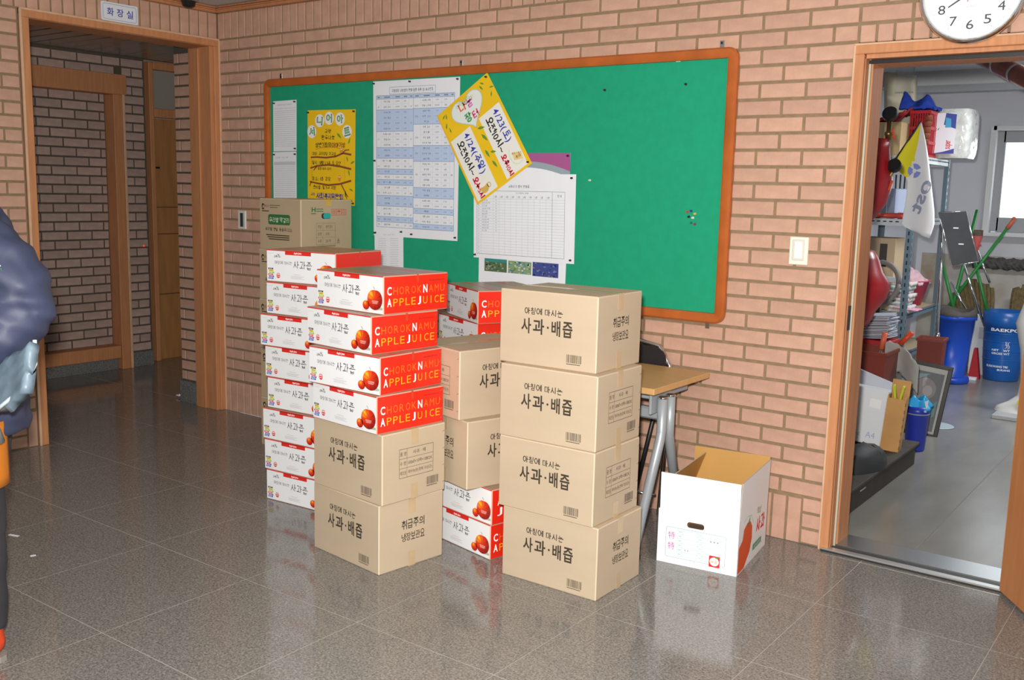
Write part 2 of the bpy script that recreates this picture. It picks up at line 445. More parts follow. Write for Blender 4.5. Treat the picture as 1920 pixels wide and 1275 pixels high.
# --- hall floor: granite tiles on a slab
GRAN = bpy.data.materials.new('granite'); GRAN.use_nodes = True; MATS['granite'] = GRAN
def granite(m, dark, mid, light, rough):
    nt = m.node_tree; N = nt.nodes; L = nt.links; b = N['Principled BSDF']
    tc = N.new('ShaderNodeNewGeometry')
    v = N.new('ShaderNodeTexVoronoi'); v.inputs['Scale'].default_value = 250
    n = N.new('ShaderNodeTexNoise'); n.inputs['Scale'].default_value = 130; n.inputs['Detail'].default_value = 5
    L.new(tc.outputs['Position'], v.inputs['Vector']); L.new(tc.outputs['Position'], n.inputs['Vector'])
    rp = N.new('ShaderNodeValToRGB'); e = rp.color_ramp.elements
    e[0].position = 0.12; e[0].color = lin(dark); e[1].position = 0.9; e[1].color = lin(light)
    q = e.new(0.5); q.color = lin(mid)
    mx = N.new('ShaderNodeMix'); mx.data_type = 'RGBA'; mx.inputs[0].default_value = 0.5
    sx = N.new('ShaderNodeSeparateColor'); L.new(v.outputs['Color'], sx.inputs[0]); L.new(sx.outputs[0], rp.inputs[0])
    r2 = N.new('ShaderNodeValToRGB'); e = r2.color_ramp.elements
    e[0].position = 0.38; e[0].color = lin(dark); e[1].position = 0.64; e[1].color = lin(light)
    L.new(n.outputs['Fac'], r2.inputs[0]); L.new(rp.outputs[0], mx.inputs[6]); L.new(r2.outputs[0], mx.inputs[7])
    big = N.new('ShaderNodeTexNoise'); big.inputs['Scale'].default_value = 1.7; big.inputs['Detail'].default_value = 6
    L.new(tc.outputs['Position'], big.inputs['Vector'])
    mr = N.new('ShaderNodeMapRange'); mr.inputs[1].default_value = 0.3; mr.inputs[2].default_value = 0.7; mr.inputs[3].default_value = rough*0.75; mr.inputs[4].default_value = rough*1.35
    L.new(big.outputs['Fac'], mr.inputs[0]); L.new(mr.outputs[0], b.inputs['Roughness'])
    L.new(mx.outputs[2], b.inputs['Base Color'])
granite(GRAN, '#5f5c58', '#7d7a76', '#9d9a94', 0.10)
GRAN.node_tree.nodes['Principled BSDF'].inputs['Specular IOR Level'].default_value = 0.65
GROUT = mk('tile_grout', '#aba8a0', 0.8)
TX0, TY0, TW, TD = 2.411, -1.757, 0.590, 0.5875
fl = struct(MB().box((2.4, -3.0, -0.0506), (9.2, 6.0, 0.1)).box((-1.2, 1.1, -0.0506), (2.0, 2.2, 0.1)).build('floor', GROUT))
_tm = {}
for i in range(-8, 8):
    for j in range(-8, 7):
        for (rx0, rx1, ry0, ry1) in ((-2.1, 7.0, -6.0, 0.0), (-2.1, -0.2, 0.0, 2.2)):
            x0, x1, y0, y1 = TX0+i*TW+.0012, TX0+(i+1)*TW-.0012, TY0+j*TD+.0012, TY0+(j+1)*TD-.0012
            x0, x1, y0, y1 = max(x0, rx0), min(x1, rx1), max(y0, ry0), min(y1, ry1)
            if x1-x0 < 0.01 or y1-y0 < 0.01: continue
            k = (round(x1-x0, 3), round(y1-y0, 3))
            if k not in _tm: _tm[k] = MB().box((0, 0, -0.002), (k[0], k[1], 0.004), ch=0.0007).mesh('tile', GRAN)
            link('tile', _tm[k], fl, ((x0+x1)/2, (y0+y1)/2, 0))

# --- back wall (pin board wall) with the store room doorway
wb = struct(MB().box((1.785, 0.107, 1.3), (4.43, 0.2, 2.6)).box((4.37, 0.107, 2.343), (0.74, 0.2, 0.515)).box((6.0, 0.107, 1.3), (2.52, 0.2, 2.6)).build('wall_back', MORTAR))
specs = []
S = 0.0673
DX = 4.0
def blocked(x0, x1, z0, z1): return x0 > 0.5 and x1 < 3.47 and z0 > 0.96 and z1 < 2.05
k = 0
while k*S+0.06 < 3.9:
    specs.append(((k*S+0.034, 0, 0.099), 0.0575, 0.196)); k += 1
for c in range(3):
    specs.append(((3.952, 0, (c+.5)*CZ), 0.09, 0.0575))
for c in range(3, 34):
    if c == 30: xs = DX
    elif c > 30: xs = 6.4
    else: xs = DX
    x = 0.0 if c % 2 else -0.1
    while x < xs-0.02:
        x0, x1 = max(x, 0.0), min(x+0.2, xs)
        x += 0.2
        z = (c+.5)*CZ
        if x1-x0 < 0.03 or blocked(x0, x1, z-.03, z+.03): continue
        specs.append((((x0+x1)/2, 0, z), x1-x0-0.012, 0.0575))
k = 0
while k < 36:
    specs.append(((DX+0.034+k*S, 0, 2.115), 0.0575, 0.066)); k += 1
for c in range(0, 30):
    x = 4.73 + (0.0 if c % 2 else -0.1)
    while x < 6.4:
        x0 = max(x, 4.73); specs.append((((x0+x+0.2)/2, 0, (c+.5)*CZ), x+0.2-x0-0.012, 0.0575)); x += 0.2
k = 0
while k*S < 6.4:
    specs.append(((k*S+0.034, 0, 2.443), 0.0575, 0.152)); k += 1
lay_bricks(wb, specs, (1, 0, 0), (0, -1, 0), BRICK)

# --- left wall with the wide opening to the corridor
wl = struct(MB().box((-0.113, -3.63, 1.3), (0.214, 4.74, 2.6)).box((-0.113, -0.63, 2.482), (0.214, 1.26, 0.236)).box((-0.32, 0.16, 1.3), (0.196, 0.128, 2.6)).build('wall_left', MORTAR))
specs = []
k = 0
while k*S < 3.0:
    specs.append(((0, -(k*S+0.034), 2.443), 0.0575, 0.152)); k += 1
for c in range(3, 34):
    y = 1.263 - (0.0 if c % 2 else 0.1)
    while y < 2.8:
        y0 = max(y, 1.263); specs.append(((0, -(y0+y+0.2)/2, (c+.5)*CZ), y+0.2-y0-0.012, 0.0575)); y += 0.2
k = 0
for c in range(3): specs.append(((0, -1.37, (c+.5)*CZ), 0.09, 0.0575))
specs.append(((0, -1.291, 0.099), 0.0500, 0.196))
while 1.425+k*S < 2.8:
    specs.append(((0, -(1.455+k*S), 0.099), 0.0575, 0.196)); k += 1
lay_bricks(wl, specs, (0, 1, 0), (1, 0, 0), BRICK)
# brick pier behind the right jamb
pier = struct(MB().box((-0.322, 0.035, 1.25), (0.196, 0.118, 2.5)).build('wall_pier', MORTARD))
specs = []
for c in range(2, 33):
    z = (c+.5)*CZ+0.01
    if c % 2: specs.append(((-0.322, -0.03, z), 0.188, 0.0575))
    else: specs += [((-0.395, -0.03, z), 0.045, 0.0575), ((-0.298, -0.03, z), 0.13, 0.0575)]
lay_bricks(pier, specs, (1, 0, 0), (0, -1, 0), BRICK)
GSK = bpy.data.materials.new('granite_skirting'); GSK.use_nodes = True
granite(GSK, '#4a4a4a', '#6e6e6c', '#93938f', 0.3)
struct(MB().box((-0.322, -0.036, 0.073), (0.2, 0.02, 0.146), ch=0.002).build('baseboard_pier', GSK))

# --- corridor beyond
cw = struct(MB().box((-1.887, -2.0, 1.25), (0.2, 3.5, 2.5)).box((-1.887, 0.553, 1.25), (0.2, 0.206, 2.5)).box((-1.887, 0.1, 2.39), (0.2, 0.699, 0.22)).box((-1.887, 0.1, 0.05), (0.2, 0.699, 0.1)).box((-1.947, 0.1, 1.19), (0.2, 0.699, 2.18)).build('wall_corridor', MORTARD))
specs = []
for c in range(2, 35):
    z = (c+.5)*CZ-0.02
    y = -1.2 + (0 if c % 2 else 0.1)
    # pier between bricked-up opening and door
    if c % 2: specs += [((-1.78, 0.500, z), 0.075, 0.0575), ((-1.78, 0.593, z), 0.088, 0.0575)]
    else: specs.append(((-1.78, 0.55, z), 0.185, 0.0575))
    while y < 0.36:
        z_in = 0.21 < z < 2.12
        y1 = min(y+0.2, 0.345 if z_in else 0.45)
        if y1-y > 0.03 and (z_in or z > 2.29):
            specs.append(((-1.84 if z_in else -1.78, (y+y1)/2, z), y1-y-0.012, 0.0575))
        y += 0.2
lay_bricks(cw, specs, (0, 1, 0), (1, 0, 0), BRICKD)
struct(MB().box((-1.772, -0.45, 0.047), (0.02, 1.56, 0.094), ch=0.002).box((-1.772, 0.55, 0.058), (0.02, 0.205, 0.116), ch=0.002).build('baseboard_corridor', GSK))
fr = struct(MB().box((-1.785, -0.4, 2.203), (0.13, 1.72, 0.15), ch=0.004).build('trim_bricked_opening', WOOD))
MB().box((-1.785, -0.45, 0.143), (0.12, 1.58, 0.1), ch=0.004).build('sill', WOOD, fr)
MB().box((-1.79, 0.385, 1.064), (0.13, 0.075, 2.128), ch=0.004).build('jamb', WOOD, fr)
MB().box((-1.752, 0.434, 1.138), (0.06, 0.02, 2.276), ch=0.003).build('bead', WOODL, fr)
DOORW = mk('door_veneer', '#b07d4c', 0.32, var=0.16, vscale=5, stretch=(5, 5, 0.7))
d2 = struct(MB().box((-2.0, 0.93, 1.25), (0.16, 0.5, 2.5)).build('wall_corridor_end', mk('plaster_dim', '#9a928a', 0.8)))
dr = struct(MB().box((-1.93, 1.05, 0.99), (0.04, 0.52, 1.98), ch=0.003).build('door_1', DOORW))
MB().box((-1.9, 0.765, 1.21), (0.09, 0.04, 2.42), ch=0.004).build('door_frame', WOOD, dr)
MB().box((-1.9, 1.14, 2.395), (0.088, 0.7, 0.06), ch=0.004).build('door_frame', WOOD, dr)
MB().box((-1.9, 1.14, 2.025), (0.088, 0.7, 0.07), ch=0.004).build('transom_bar', WOOD, dr)
MB().box((-1.93, 1.08, 2.21), (0.012, 0.62, 0.3)).build('transom_glass', mk('transom_glass', '#8d7a5c', 0.06, 0.0, spec=0.9), dr)
for z in (0.55, 1.05, 1.27): MB().box((-1.909, 1.05, z), (0.004, 0.52, 0.008)).build('panel_groove', mk('groove', '#6b4526', 0.6), dr)
MB().box((-1.905, 0.83, 1.59), (0.008, 0.05, 0.014), ch=0.002).build('name_plate', BLACKP, dr)
cc = struct(MB().box((-1.2, -0.9, 2.46), (1.8, 6.4, 0.04)).build('ceiling_corridor', mk('corridor_ceiling_backing', '#5c5a56', 0.6)))
SLAT = mk('ceiling_slat_metal', '#a3a29c', 0.3, 0.75)
for i in range(22):
    MB().box((-1.1, -1.75+i*0.14, 2.433), (1.36, 0.128, 0.014), ch=0.004).build('slat', SLAT, cc)
MB().lathe([(0.0, 0.0), (0.006, 0.001), (0.005, 0.006), (0.0, 0.007)], 10, M=Matrix.Translation((-1.778, 0.6, 0.965)) @ Matrix.Rotation(R(90), 4, 'Y')).build('indicator_lamp', mk('led_red', '#ff2a20', 0.4, emit=1.5), cw)

struct(MB().box((-1.1, 2.25, 1.25), (2.0, 0.1, 2.5)).build('wall_added_far_end', MATS['plaster_dim']))  # unseen end wall, added to shut out sky light and darken the corridor
struct(MB().box((-1.1, -4.05, 1.25), (2.0, 0.1, 2.5)).build('wall_added_near_end', MATS['plaster_dim']))  # likewise added out of view, closes the near end against sky light
struct(MB().box((-0.35, 1.2, 1.25), (0.1, 2.0, 2.5)).build('wall_corridor_side', MATS['plaster_dim']))

# --- opening frame (left wall)
fr = struct(MB().box((0.006, -0.622, 2.342), (0.018, 1.252, 0.046), ch=0.003).build('trim_opening', WOOD))
for y in (-1.232, -0.016): MB().box((0.006, y, 1.16), (0.018, 0.044, 2.32), ch=0.003).build('casing', WOOD, fr)
MB().box((0.014, -0.63, 2.361), (0.014, 1.262, 0.012), ch=0.002).build('bead', WOODL, fr)
for y in (-1.256, 0.001): MB().box((0.014, y-0.001, 1.18), (0.014, 0.012, 2.36), ch=0.002).build('bead', WOODL, fr)
for y in (-1.224, -0.046): MB().box((-0.112, y, 1.16), (0.22, 0.028, 2.32), ch=0.002).build('jamb_lining', WOOD, fr)
MB().box((-0.112, -0.63, 2.33), (0.22, 1.2, 0.026), ch=0.002).build('head_lining', WOOD, fr)
for y in (-1.205, -0.065): MB().box((-0.15, y, 1.155), (0.08, 0.012, 2.31), ch=0.002).build('door_stop', WOOD, fr)

# --- ceiling and crown moulding of the hall
struct(MB().box((2.5, -3.0, 2.61), (9.4, 6.2, 0.1)).build('ceiling', mk('ceiling_board', '#c9cac8', 0.9, var=0.03, vscale=3)))
cr = struct(MB().box((3.2, -0.012, 2.541), (6.4, 0.03, 0.04), ch=0.003).build('trim_crown', WOOD))
for i, (d, z) in enumerate(((0.034, 2.55), (0.026, 2.54), (0.020, 2.53))):
    MB().box((3.2, -d/2-0.012, z), (6.4, d, 0.007), ch=0.002).build('moulding_rib', WOOD, cr)
cr = struct(MB().box((0.012, -3.0, 2.541), (0.03, 6.0, 0.04), ch=0.003).build('trim_crown_left', WOOD))
for i, (d, z) in enumerate(((0.034, 2.55), (0.026, 2.54), (0.020, 2.53))):
    MB().box((d/2+0.012, -3.0, z), (d, 6.0, 0.007), ch=0.002).build('moulding_rib', WOOD, cr)

# --- store room doorway: frame, sill, open leaf
fr = struct(MB().box((4.366, -0.004, 2.055), (0.75, 0.022, 0.038), ch=0.003).build('door_2', WOOD))
for x in (4.012, 4.715): MB().box((x, -0.004, 1.018), (0.04, 0.022, 2.036), ch=0.003).build('casing', WOOD, fr)
MB().box((3.994, -0.010, 1.035), (0.009, 0.02, 2.07), ch=0.002).build('bead', WOODL, fr)
MB().box((4.366, -0.010, 2.073), (0.75, 0.02, 0.008), ch=0.002).build('bead', WOODL, fr)
for x in (4.019, 4.716): MB().box((x, 0.105, 1.018), (0.03, 0.2, 2.036)).build('jamb_lining', WOOD, fr)
for x in (4.039, 4.702): MB().box((x, 0.13, 1.01), (0.016, 0.14, 2.02), ch=0.002).build('door_stop', WOOD, fr)
MB().box((4.0375, 0.052, 1.01), (0.008, 0.010, 2.02)).build('weather_seal', mk('grey_seal', '#b9b7a2', 0.6), fr)
MB().box((4.366, 0.105, 2.032), (0.7, 0.2, 0.024)).build('head_lining', WOOD, fr)
MB().box((4.366, 0.13, 2.012), (0.66, 0.14, 0.016), ch=0.002).build('door_stop', WOOD, fr)
MB().box((4.366, 0.048, 2.011), (0.66, 0.016, 0.014)).build('head_seal', BLACKP, fr)
MB().box((4.036, 0.025, 0.99), (0.005, 0.022, 0.1)).build('strike_plate', BLACKP, fr)
sl = struct(MB().box((4.366, 0.10, 0.002), (0.72, 0.26, 0.012)).build('trim_sill', mk('sill_dark', '#2b2a28', 0.5)))
MB().box((4.366, -0.012, 0.008), (0.72, 0.035, 0.012), ch=0.002).build('sill_strip', mk('aluminium', '#d5d6d4', 0.35, 0.9), sl)
MB().box((4.366, 0.13, 0.011), (0.66, 0.16, 0.008), ch=0.001).build('sill_plate', STEEL, sl)
lf = struct(MB().box((0.36, 0.0, 1.015), (0.70, 0.038, 2.0), ch=0.002).build('door_3', mk('door_leaf_veneer', '#c28250', 0.38, var=0.12, vscale=6, stretch=(5, 5, 0.6))))
lf.location = (4.712, -0.03, 0); lf.rotation_euler = (0, 0, math.atan2(-0.83, 0.55))
for z in (0.25, 1.0, 1.8): MB().tube([(-0.004, 0, z-0.05), (-0.004, 0, z+0.05)], 0.008, 8).build('hinge', STEEL, lf)
MB().tube([(0.64, 0.02, 1.0), (0.64, 0.07, 1.0), (0.55, 0.07, 1.0)], 0.009, 8).build('lever_handle', STEEL, lf)

# --- store room shell
SWALL = mk('store_wall_paint', '#d3d4da', 0.85, var=0.04, vscale=2.5)
SDIRT = mk('store_wall_stained', '#cfcdca', 0.9, var=0.5, vscale=3.2, col2='#9a8668')
sf = struct(MB().box((4.75, 2.9, -0.05), (3.7, 5.4, 0.1)).build('floor_store', mk('store_vinyl', '#8f8d86', 0.24, var=0.16, vscale=2.2, stretch=(3, 1, 1))))
MB().box((4.32, 2.3, 0.0004), (0.004, 4.2, 0.0012)).build('vinyl_seam', mk('seam', '#84847e', 0.6), sf)
struct(MB().box((2.85, 2.9, 1.25), (0.1, 5.6, 2.5)).build('wall_store_left', SWALL))
wbk = struct(MB().box((3.17, 5.55, 1.25), (0.55, 0.1, 2.5)).box((4.02, 5.55, 0.59), (1.15, 0.1, 1.18)).box((4.02, 5.55, 2.31), (1.15, 0.1, 0.38)).box((5.6, 5.55, 1.25), (2.0, 0.1, 2.5)).build('wall_store_back', SWALL))
MB().box((4.0, 5.497, 0.5), (2.1, 0.006, 1.0)).build('stained_render', SDIRT, wbk)
struct(MB().box((6.6, 2.9, 1.25), (0.1, 5.6, 2.5)).build('wall_store_right', SWALL))
struct(MB().box((4.75, 2.9, 2.45), (3.8, 5.6, 0.06)).build('ceiling_store', mk('store_ceiling', '#d6d8dc', 0.9)))
struct(MB().box((4.75, 4.1, 2.37), (3.7, 0.5, 0.11), ch=0.004).build('trim_store_beam', mk('beam_paint', '#bfc0c2', 0.9)))
wn = struct(MB().box((3.475, 5.46, 1.65), (0.05, 0.12, 0.94), ch=0.003).box((4.57, 5.46, 1.65), (0.05, 0.12, 0.94), ch=0.003).box((4.02, 5.46, 2.10), (1.1, 0.12, 0.04), ch=0.003).box((4.02, 5.45, 1.19), (1.16, 0.16, 0.03), ch=0.003).build('window_1', mk('window_frame_light', '#d7d8d8', 0.5)))
SASH = mk('window_sash_grey', '#9ea0a4', 0.45)
MB().box((3.53, 5.50, 1.65), (0.07, 0.05, 0.86), ch=0.004).box((4.52, 5.50, 1.65), (0.07, 0.05, 0.86), ch=0.004).box((4.02, 5.50, 2.03), (0.95, 0.05, 0.1), ch=0.004).box((4.02, 5.50, 1.275), (0.95, 0.05, 0.13), ch=0.004).build('sash', SASH, wn)
MB().box((4.02, 5.505, 1.66), (0.93, 0.008, 0.66)).build('frosted_pane', mk('daylit_frosted_glass', '#f4fbff', 0.4, emit=2.6), wn)
# ceiling light of the store room
t = root('ceiling_light', 'long fluorescent ceiling light in the store room', 'light', (4.75, 2.9, 2.375))
MB().box((0, 0, 0.02), (1.26, 0.34, 0.05), ch=0.006).build('housing', mk('lamp_housing', '#e6e6e4', 0.5), t)
for y in (-0.08, 0.08): MB().tube([(-0.58, y, -0.006), (0.58, y, -0.006)], 0.013, 10).build('tube', mk('tube_glow', '#f4faff', 0.3, emit=4.0), t, True)
# ================================================================ on the walls
# pin board
t = root('pin_board', 'large green felt pin board in an orange wooden frame on the brick wall', 'board', (0, 0, 0))
BX0, BX1, BZ0, BZ1 = 0.463, 3.507, 0.914, 2.098
Mw = Matrix(((1, 0, 0, 0), (0, 0, -1, 0), (0, 1, 0, 0), (0, 0, 0, 1)))   # local (x, y, z) -> (x, -z, y): wall drawing plane
def rrect(x0, y0, x1, y1, r, n=5):
    P = []
    for cx, cy, a in ((x1-r, y0+r, -90), (x1-r, y1-r, 0), (x0+r, y1-r, 90), (x0+r, y0+r, 180)):
        for i in range(n+1):
            an = R(a+90*i/n); P.append((cx+r*math.cos(an), cy+r*math.sin(an)))
    return P
GREEN = mk('green_felt', '#0f9a72', 0.9, var=0.06, vscale=25, bump=0.1, bscale=500)
MB().box(((BX0+BX1)/2, -0.006, (BZ0+BZ1)/2), (BX1-BX0-0.08, 0.012, BZ1-BZ0-0.08)).build('felt_panel', GREEN, t)
mb = MB()
rings = [(0.0, 0.004), (0.0, 0.022), (0.008, 0.032), (0.034, 0.032), (0.044, 0.026), (0.046, 0.010)]
loops = []
for ins, h in rings:
    loops.append([Mw @ Vector((x, y, h)) for x, y in rrect(BX0+ins, BZ0+ins, BX1-ins, BZ1-ins, max(0.006, 0.045-ins))])
n = len(loops[0]); vs = [p for l in loops for p in l]
mb.add(vs, [(i*n+k, i*n+(k+1) % n, (i+1)*n+(k+1) % n, (i+1)*n+k) for i in range(len(loops)-1) for k in range(n)])
smooth_by(mb.build('frame', BOARDW, t), 35)
for x in (0.598, 1.982, 3.422):
    MB().box((x, -0.004, 2.112), (0.02, 0.003, 0.034), ch=0.001).box((x, -0.007, 2.119), (0.009, 0.004, 0.009), 1).build('hanging_tab', [STEEL, BLACKP], t)
MB().box((3.423, -0.004, 0.902), (0.02, 0.003, 0.03), ch=0.001).build('hanging_tab', STEEL, t)
PIN = mk('pin_dark', '#26211f', 0.35)
def pin(par, x, z, m=PIN, y=-0.0135):
    o = MB().lathe([(0.0055, 0.0), (0.0055, 0.002), (0.003, 0.004), (0.0035, 0.009), (0.0045, 0.0105), (0.0, 0.011)], 8, M=Matrix.Translation((x, y, z)) @ Matrix.Rotation(R(90), 4, 'X')).build('push_pin', m, par)
    return o
def sheet(name, label, pts, mat, y=-0.0125, cat='paper', curl=0.0, nu=10, nv=10):
    """a sheet of paper pinned to the board; pts = four corners (x, z): top-left, top-right, bottom-right, bottom-left"""
    (a, b, c, d) = pts
    def fn(u, v):
        x = (a[0]*(1-u)+b[0]*u)*v + (d[0]*(1-u)+c[0]*u)*(1-v)
        z = (a[1]*(1-u)+b[1]*u)*v + (d[1]*(1-u)+c[1]*u)*(1-v)
        return (x, y-curl*(0.25*(1-math.cos(6.28*u*1.5))*(1-v)), z)
    t = root(name, label, cat)
    MB().grid(fn, nu, nv, thick=0.0003).build('sheet', mat, t)
    U = Vector((b[0]-a[0], 0, b[1]-a[1])); V = Vector((a[0]-d[0], 0, a[1]-d[1]))
    P = Print((d[0], y-0.0004-curl*0.55, d[1]), U, V, 0.0002)
    return t, P, U.length, V.length

# two narrow typed lists at the left edge
INKG = ink('#9fa5ad'); LINE = ink('#8f99a8'); DINK = ink('#3a3d44')
t, P, W, H = sheet('paper_list', 'upper of two narrow typed lists at the left edge of the green board', [(.533, 1.969), (.741, 1.972), (.737, 1.676), (.532, 1.674)], PAPER)
P.fit('사회복지분과 월별 회의 출석 명단', .04, H-.028, W-.04, H-.02, INKG)
P.line((.008, H-.045), (W-.008, H-.045), .0012, LINE); P.line((.008, H-.06), (W-.008, H-.06), .0012, LINE)
textbars(P, .012, H-.072, W-.012, 17, .0122, .003, ink('#c3c8d0'), 1)
P.build('table_lettering', t)
for x, z in ((.545, 1.957), (.728, 1.961), (.728, 1.69)): pin(t, x, z)
t, P, W, H = sheet('paper_list', 'lower of two narrow typed lists at the left edge, behind the brown carton', [(.527, 1.67), (.736, 1.673), (.734, 1.376), (.527, 1.374)], PAPER)
P.fit('사회복지 연간 계획', .02, H-.038, W-.07, H-.03, INKG)
P.line((.008, H-.06), (W-.008, H-.06), .0012, LINE); P.rect(.008, H-.078, W-.008, H-.062, ink('#c9ccd2'))
textbars(P, .012, H-.09, W-.012, 16, .0122, .003, ink('#c3c8d0'), 2)
P.build('table_lettering', t)
for x, z in ((.54, 1.655), (.727, 1.657)): pin(t, x, z)

# yellow hand drawn poster with letters in five white circles
YEL = mk('yellow_card', '#f2c619', 0.6, var=0.06, vscale=6)
t, P, W, H = sheet('yellow_poster', 'upright yellow hand-lettered poster with five green letters and three drawn branches', [(.836, 1.908), (1.229, 1.903), (1.222, 1.367), (.832, 1.37)], YEL, cat='poster', y=-.013)
LG = ink('#8fd19a'); DG = ink('#1f4a33'); LEAF = ink('#6da02a'); BRN = ink('#7a3f25'); WHT = ink('#eef0ee'); HB = ink('#2e2a1a')
for (cx, cy, ch, a) in ((.042, .745, '서', .12), (.21, .86, '니', -.1), (.41, .885, '어', .0), (.635, .875, '아', .06), (.78, .745, '트', .2)):
    P.disc(cx*W+.02, cy*H+.015, .038, .037, WHT, 18, 1)
    P.text(ch, cx*W-.004, cy*H-.009, cx*W+.044, cy*H+.039, DG, .045, 2, a); P.text(ch, cx*W, cy*H-.005, cx*W+.04, cy*H+.035, LG, .012, 3, a)
P.hand('구역', .37*W, .755*H, .024, HB, .0032); P.hand('완두나눔', .30*W, .69*H, .025, HB, .0035)
P.hand('상반기회의', .17*W, .61*H, .027, HB, .004, 1.0); P.hand('이야기상', .52*W, .61*H, .027, ink('#8a3a12'), .0045, 1.0)
P.stroke([(.17*W, .585*H), (.3*W, .605*H), (.55*W, .61*H), (.78*W, .59*H)], .003, ink('#d9702a'))
P.hand('대상: 구미성당 이구상', .1*W, .525*H, .019, HB, .0026, 1.02); P.hand('일시: 매월 1,3주 토 오전', .1*W, .425*H, .021, HB, .0028, .98)
P.hand('일정 10시~12시', .22*W, .37*H, .016, HB, .0022, .98); P.hand('장소: 1층 강당', .1*W, .255*H, .022, HB, .0028)
P.hand('준비물: 필기구 지참', .12*W, .165*H, .021, HB, .0028, .98); P.hand('구미', .07*W, .09*H, .016, ink('#3a3aa0'), .003); P.hand('사회복지위원회', .19*W, .06*H, .033, ink('#35409e'), .0055, .98)
for br in ([(.07, .5), (.2, .505), (.4, .5), (.6, .515), (.75, .55), (.92, .535)], [(.06, .385), (.2, .41), (.45, .425), (.7, .41), (.92, .385)], [(.05, .24), (.2, .225), (.45, .21), (.68, .225), (.92, .265)]):
    P.stroke([(x*W, y*H) for x, y in br], .009, BRN, 4, .011)
    P.stroke([(x*W, y*H+.002) for x, y in br], .003, ink('#a45c35'), 5)
for br in ([(.72, .54), (.8, .58), (.88, .585)], [(.2, .405), (.13, .36)], [(.08, .235), (.04, .19)], [(.72, .22), (.8, .14), (.86, .09)], [(.8, .14), (.83, .07)]): P.stroke([(x*W, y*H) for x, y in br], .008, BRN, 4, .005)
for x in (.09, .78): P.stroke([(x*W, .49*H), (x*W+.002, .25*H)], .0014, ink('#6c7a2a'))
def leaf(P, x, y, l, a, m=LEAF, lay=3):
    ca, sa = math.cos(a), math.sin(a); q = [(0, 0), (.35, .16), (.7, .12), (1, 0), (.7, -.1), (.35, -.14)]
    P.poly([(x+(u*ca-v*sa)*l, y+(u*sa+v*ca)*l) for u, v in q], m, lay)
for (x, y, l, a) in ((.62, .76, .05, -.7), (.86, .64, .04, 1.2), (.82, .52, .035, -1.2), (.9, .44, .04, .4), (.86, .38, .04, -1.3), (.88, .18, .035, -.4), (.8, .09, .04, 1.5), (.9, .07, .03, -.6)): leaf(P, x*W, y*H, l, a)
for x, y in ((.72, .575), (.68, .285)):
    P.disc(x*W, y*H, .013, .018, ink('#d9913a'), 12, 5); P.disc(x*W-.005, y*H+.008, .004, .004, ink('#f3e6cf'), 8, 6); P.disc(x*W+.005, y*H+.008, .004, .004, ink('#f3e6cf'), 8, 6)
P.build('drawing', t)
for x, z in ((.845, 1.895), (1.219, 1.892), (1.212, 1.38)): pin(t, x, z, y=-.014)

# big printed table
t, P, W, H = sheet('printed_table', 'tall white printed table with pale blue rows, largest sheet on the board', [(1.365, 2.048), (1.983, 2.045), (1.981, 1.205), (1.372, 1.208)], PAPER, curl=.002)
BLU = ink('#bcd0ee'); BLL = ink('#4f6f9c'); FNT = ink('#7d848f'); FN2 = ink('#4f5866')
P.frame(.125, H-.072, W-.165, H-.035, .0014, BLL); P.fit('구암성당 나눔장터 판매 물품 목록 및 부스번호', .14, H-.062, W-.18, H-.046, FN2)
tx0, tx1, ty1, ty0 = .025, W-.035, H-.078, .05
cm = tx0+(tx1-tx0)*.49
P.frame(tx0, ty0, tx1, ty1, .0016, BLL)
rng = random.Random(11)
def half(x0, x1, rows, cols, flip):
    y = ty1
    hh = ty1-ty0
    P.rect(x0, y-.018, x1, y, BLU, 1)
    for j in range(len(cols)-1):
        a, b = x0+(x1-x0)*cols[j], x0+(x1-x0)*cols[j+1]
        P.rect(a+(b-a)*.25, y-.012, b-(b-a)*.25, y-.006, FNT, 2)
        if j: P.line((a, ty0), (a, ty1), .0008, ink('#a9b9d2'), 2)
    y -= .018
    tot = sum(r[0] for r in rows)
    for (n_, blue) in rows:
        h = (hh-.018)*n_/tot
        if blue: P.rect(x0, y-h, x1, y, BLU, 1)
        P.line((x0, y), (x1, y), .0016, BLL, 3)
        for r_ in range(n_):
            yy = y-h*(r_+.5)/n_
            if r_: P.line((x0+(x1-x0)*cols[1], y-h*r_/n_), (x0+(x1-x0)*cols[-2], y-h*r_/n_), .0007, ink('#a9b9d2'), 2)
            for j in range(len(cols)-1):
                if j in (0, len(cols)-2) and r_ != n_//2: continue
                a, b = x0+(x1-x0)*cols[j], x0+(x1-x0)*cols[j+1]
                wd = (b-a)*rng.uniform(.4, .78); x = a+((b-a)-wd)/2
                m = FN2 if j == 1 else FNT
                if j == 1: P.fit(rng.choice(['찹쌀 고추장', '새우젓 액젓', '참기름', '국산 들깨', '우리밀 국수', '수세미 세트', '손뜨개 가방', '순대 떡볶이', '커피 음료', '어묵 꼬치']), x, yy-.005, x+wd, yy+.005, m, 2)
                elif j == 2: P.text(rng.choice(['5,000', '10,000', '3,000', '12,000', '8,000', '1,000']), x+wd*.15, yy-.004, x+wd*.8, yy+.004, m, 0, 2)
                else: P.fit(rng.choice(['구역', '성모회', '청년회', '자모회', '3구역']), x+wd*.1, yy-.0045, x+wd*.75, yy+.0045, m, 2)
        y -= h
half(tx0, cm, [(2, 0), (4, 1), (3, 0), (2, 1), (2, 0), (1, 1), (1, 0), (1, 1), (2, 0), (2, 1), (2, 0), (1, 1), (1, 0)], [0, .13, .46, .7, .88, 1], 0)
half(cm, tx1, [(2, 0), (3, 1), (4, 0), (3, 1), (5, 0), (2, 1), (2, 0), (1, 1), (2, 0), (1, 1)], [0, .18, .48, .7, .9, 1], 1)
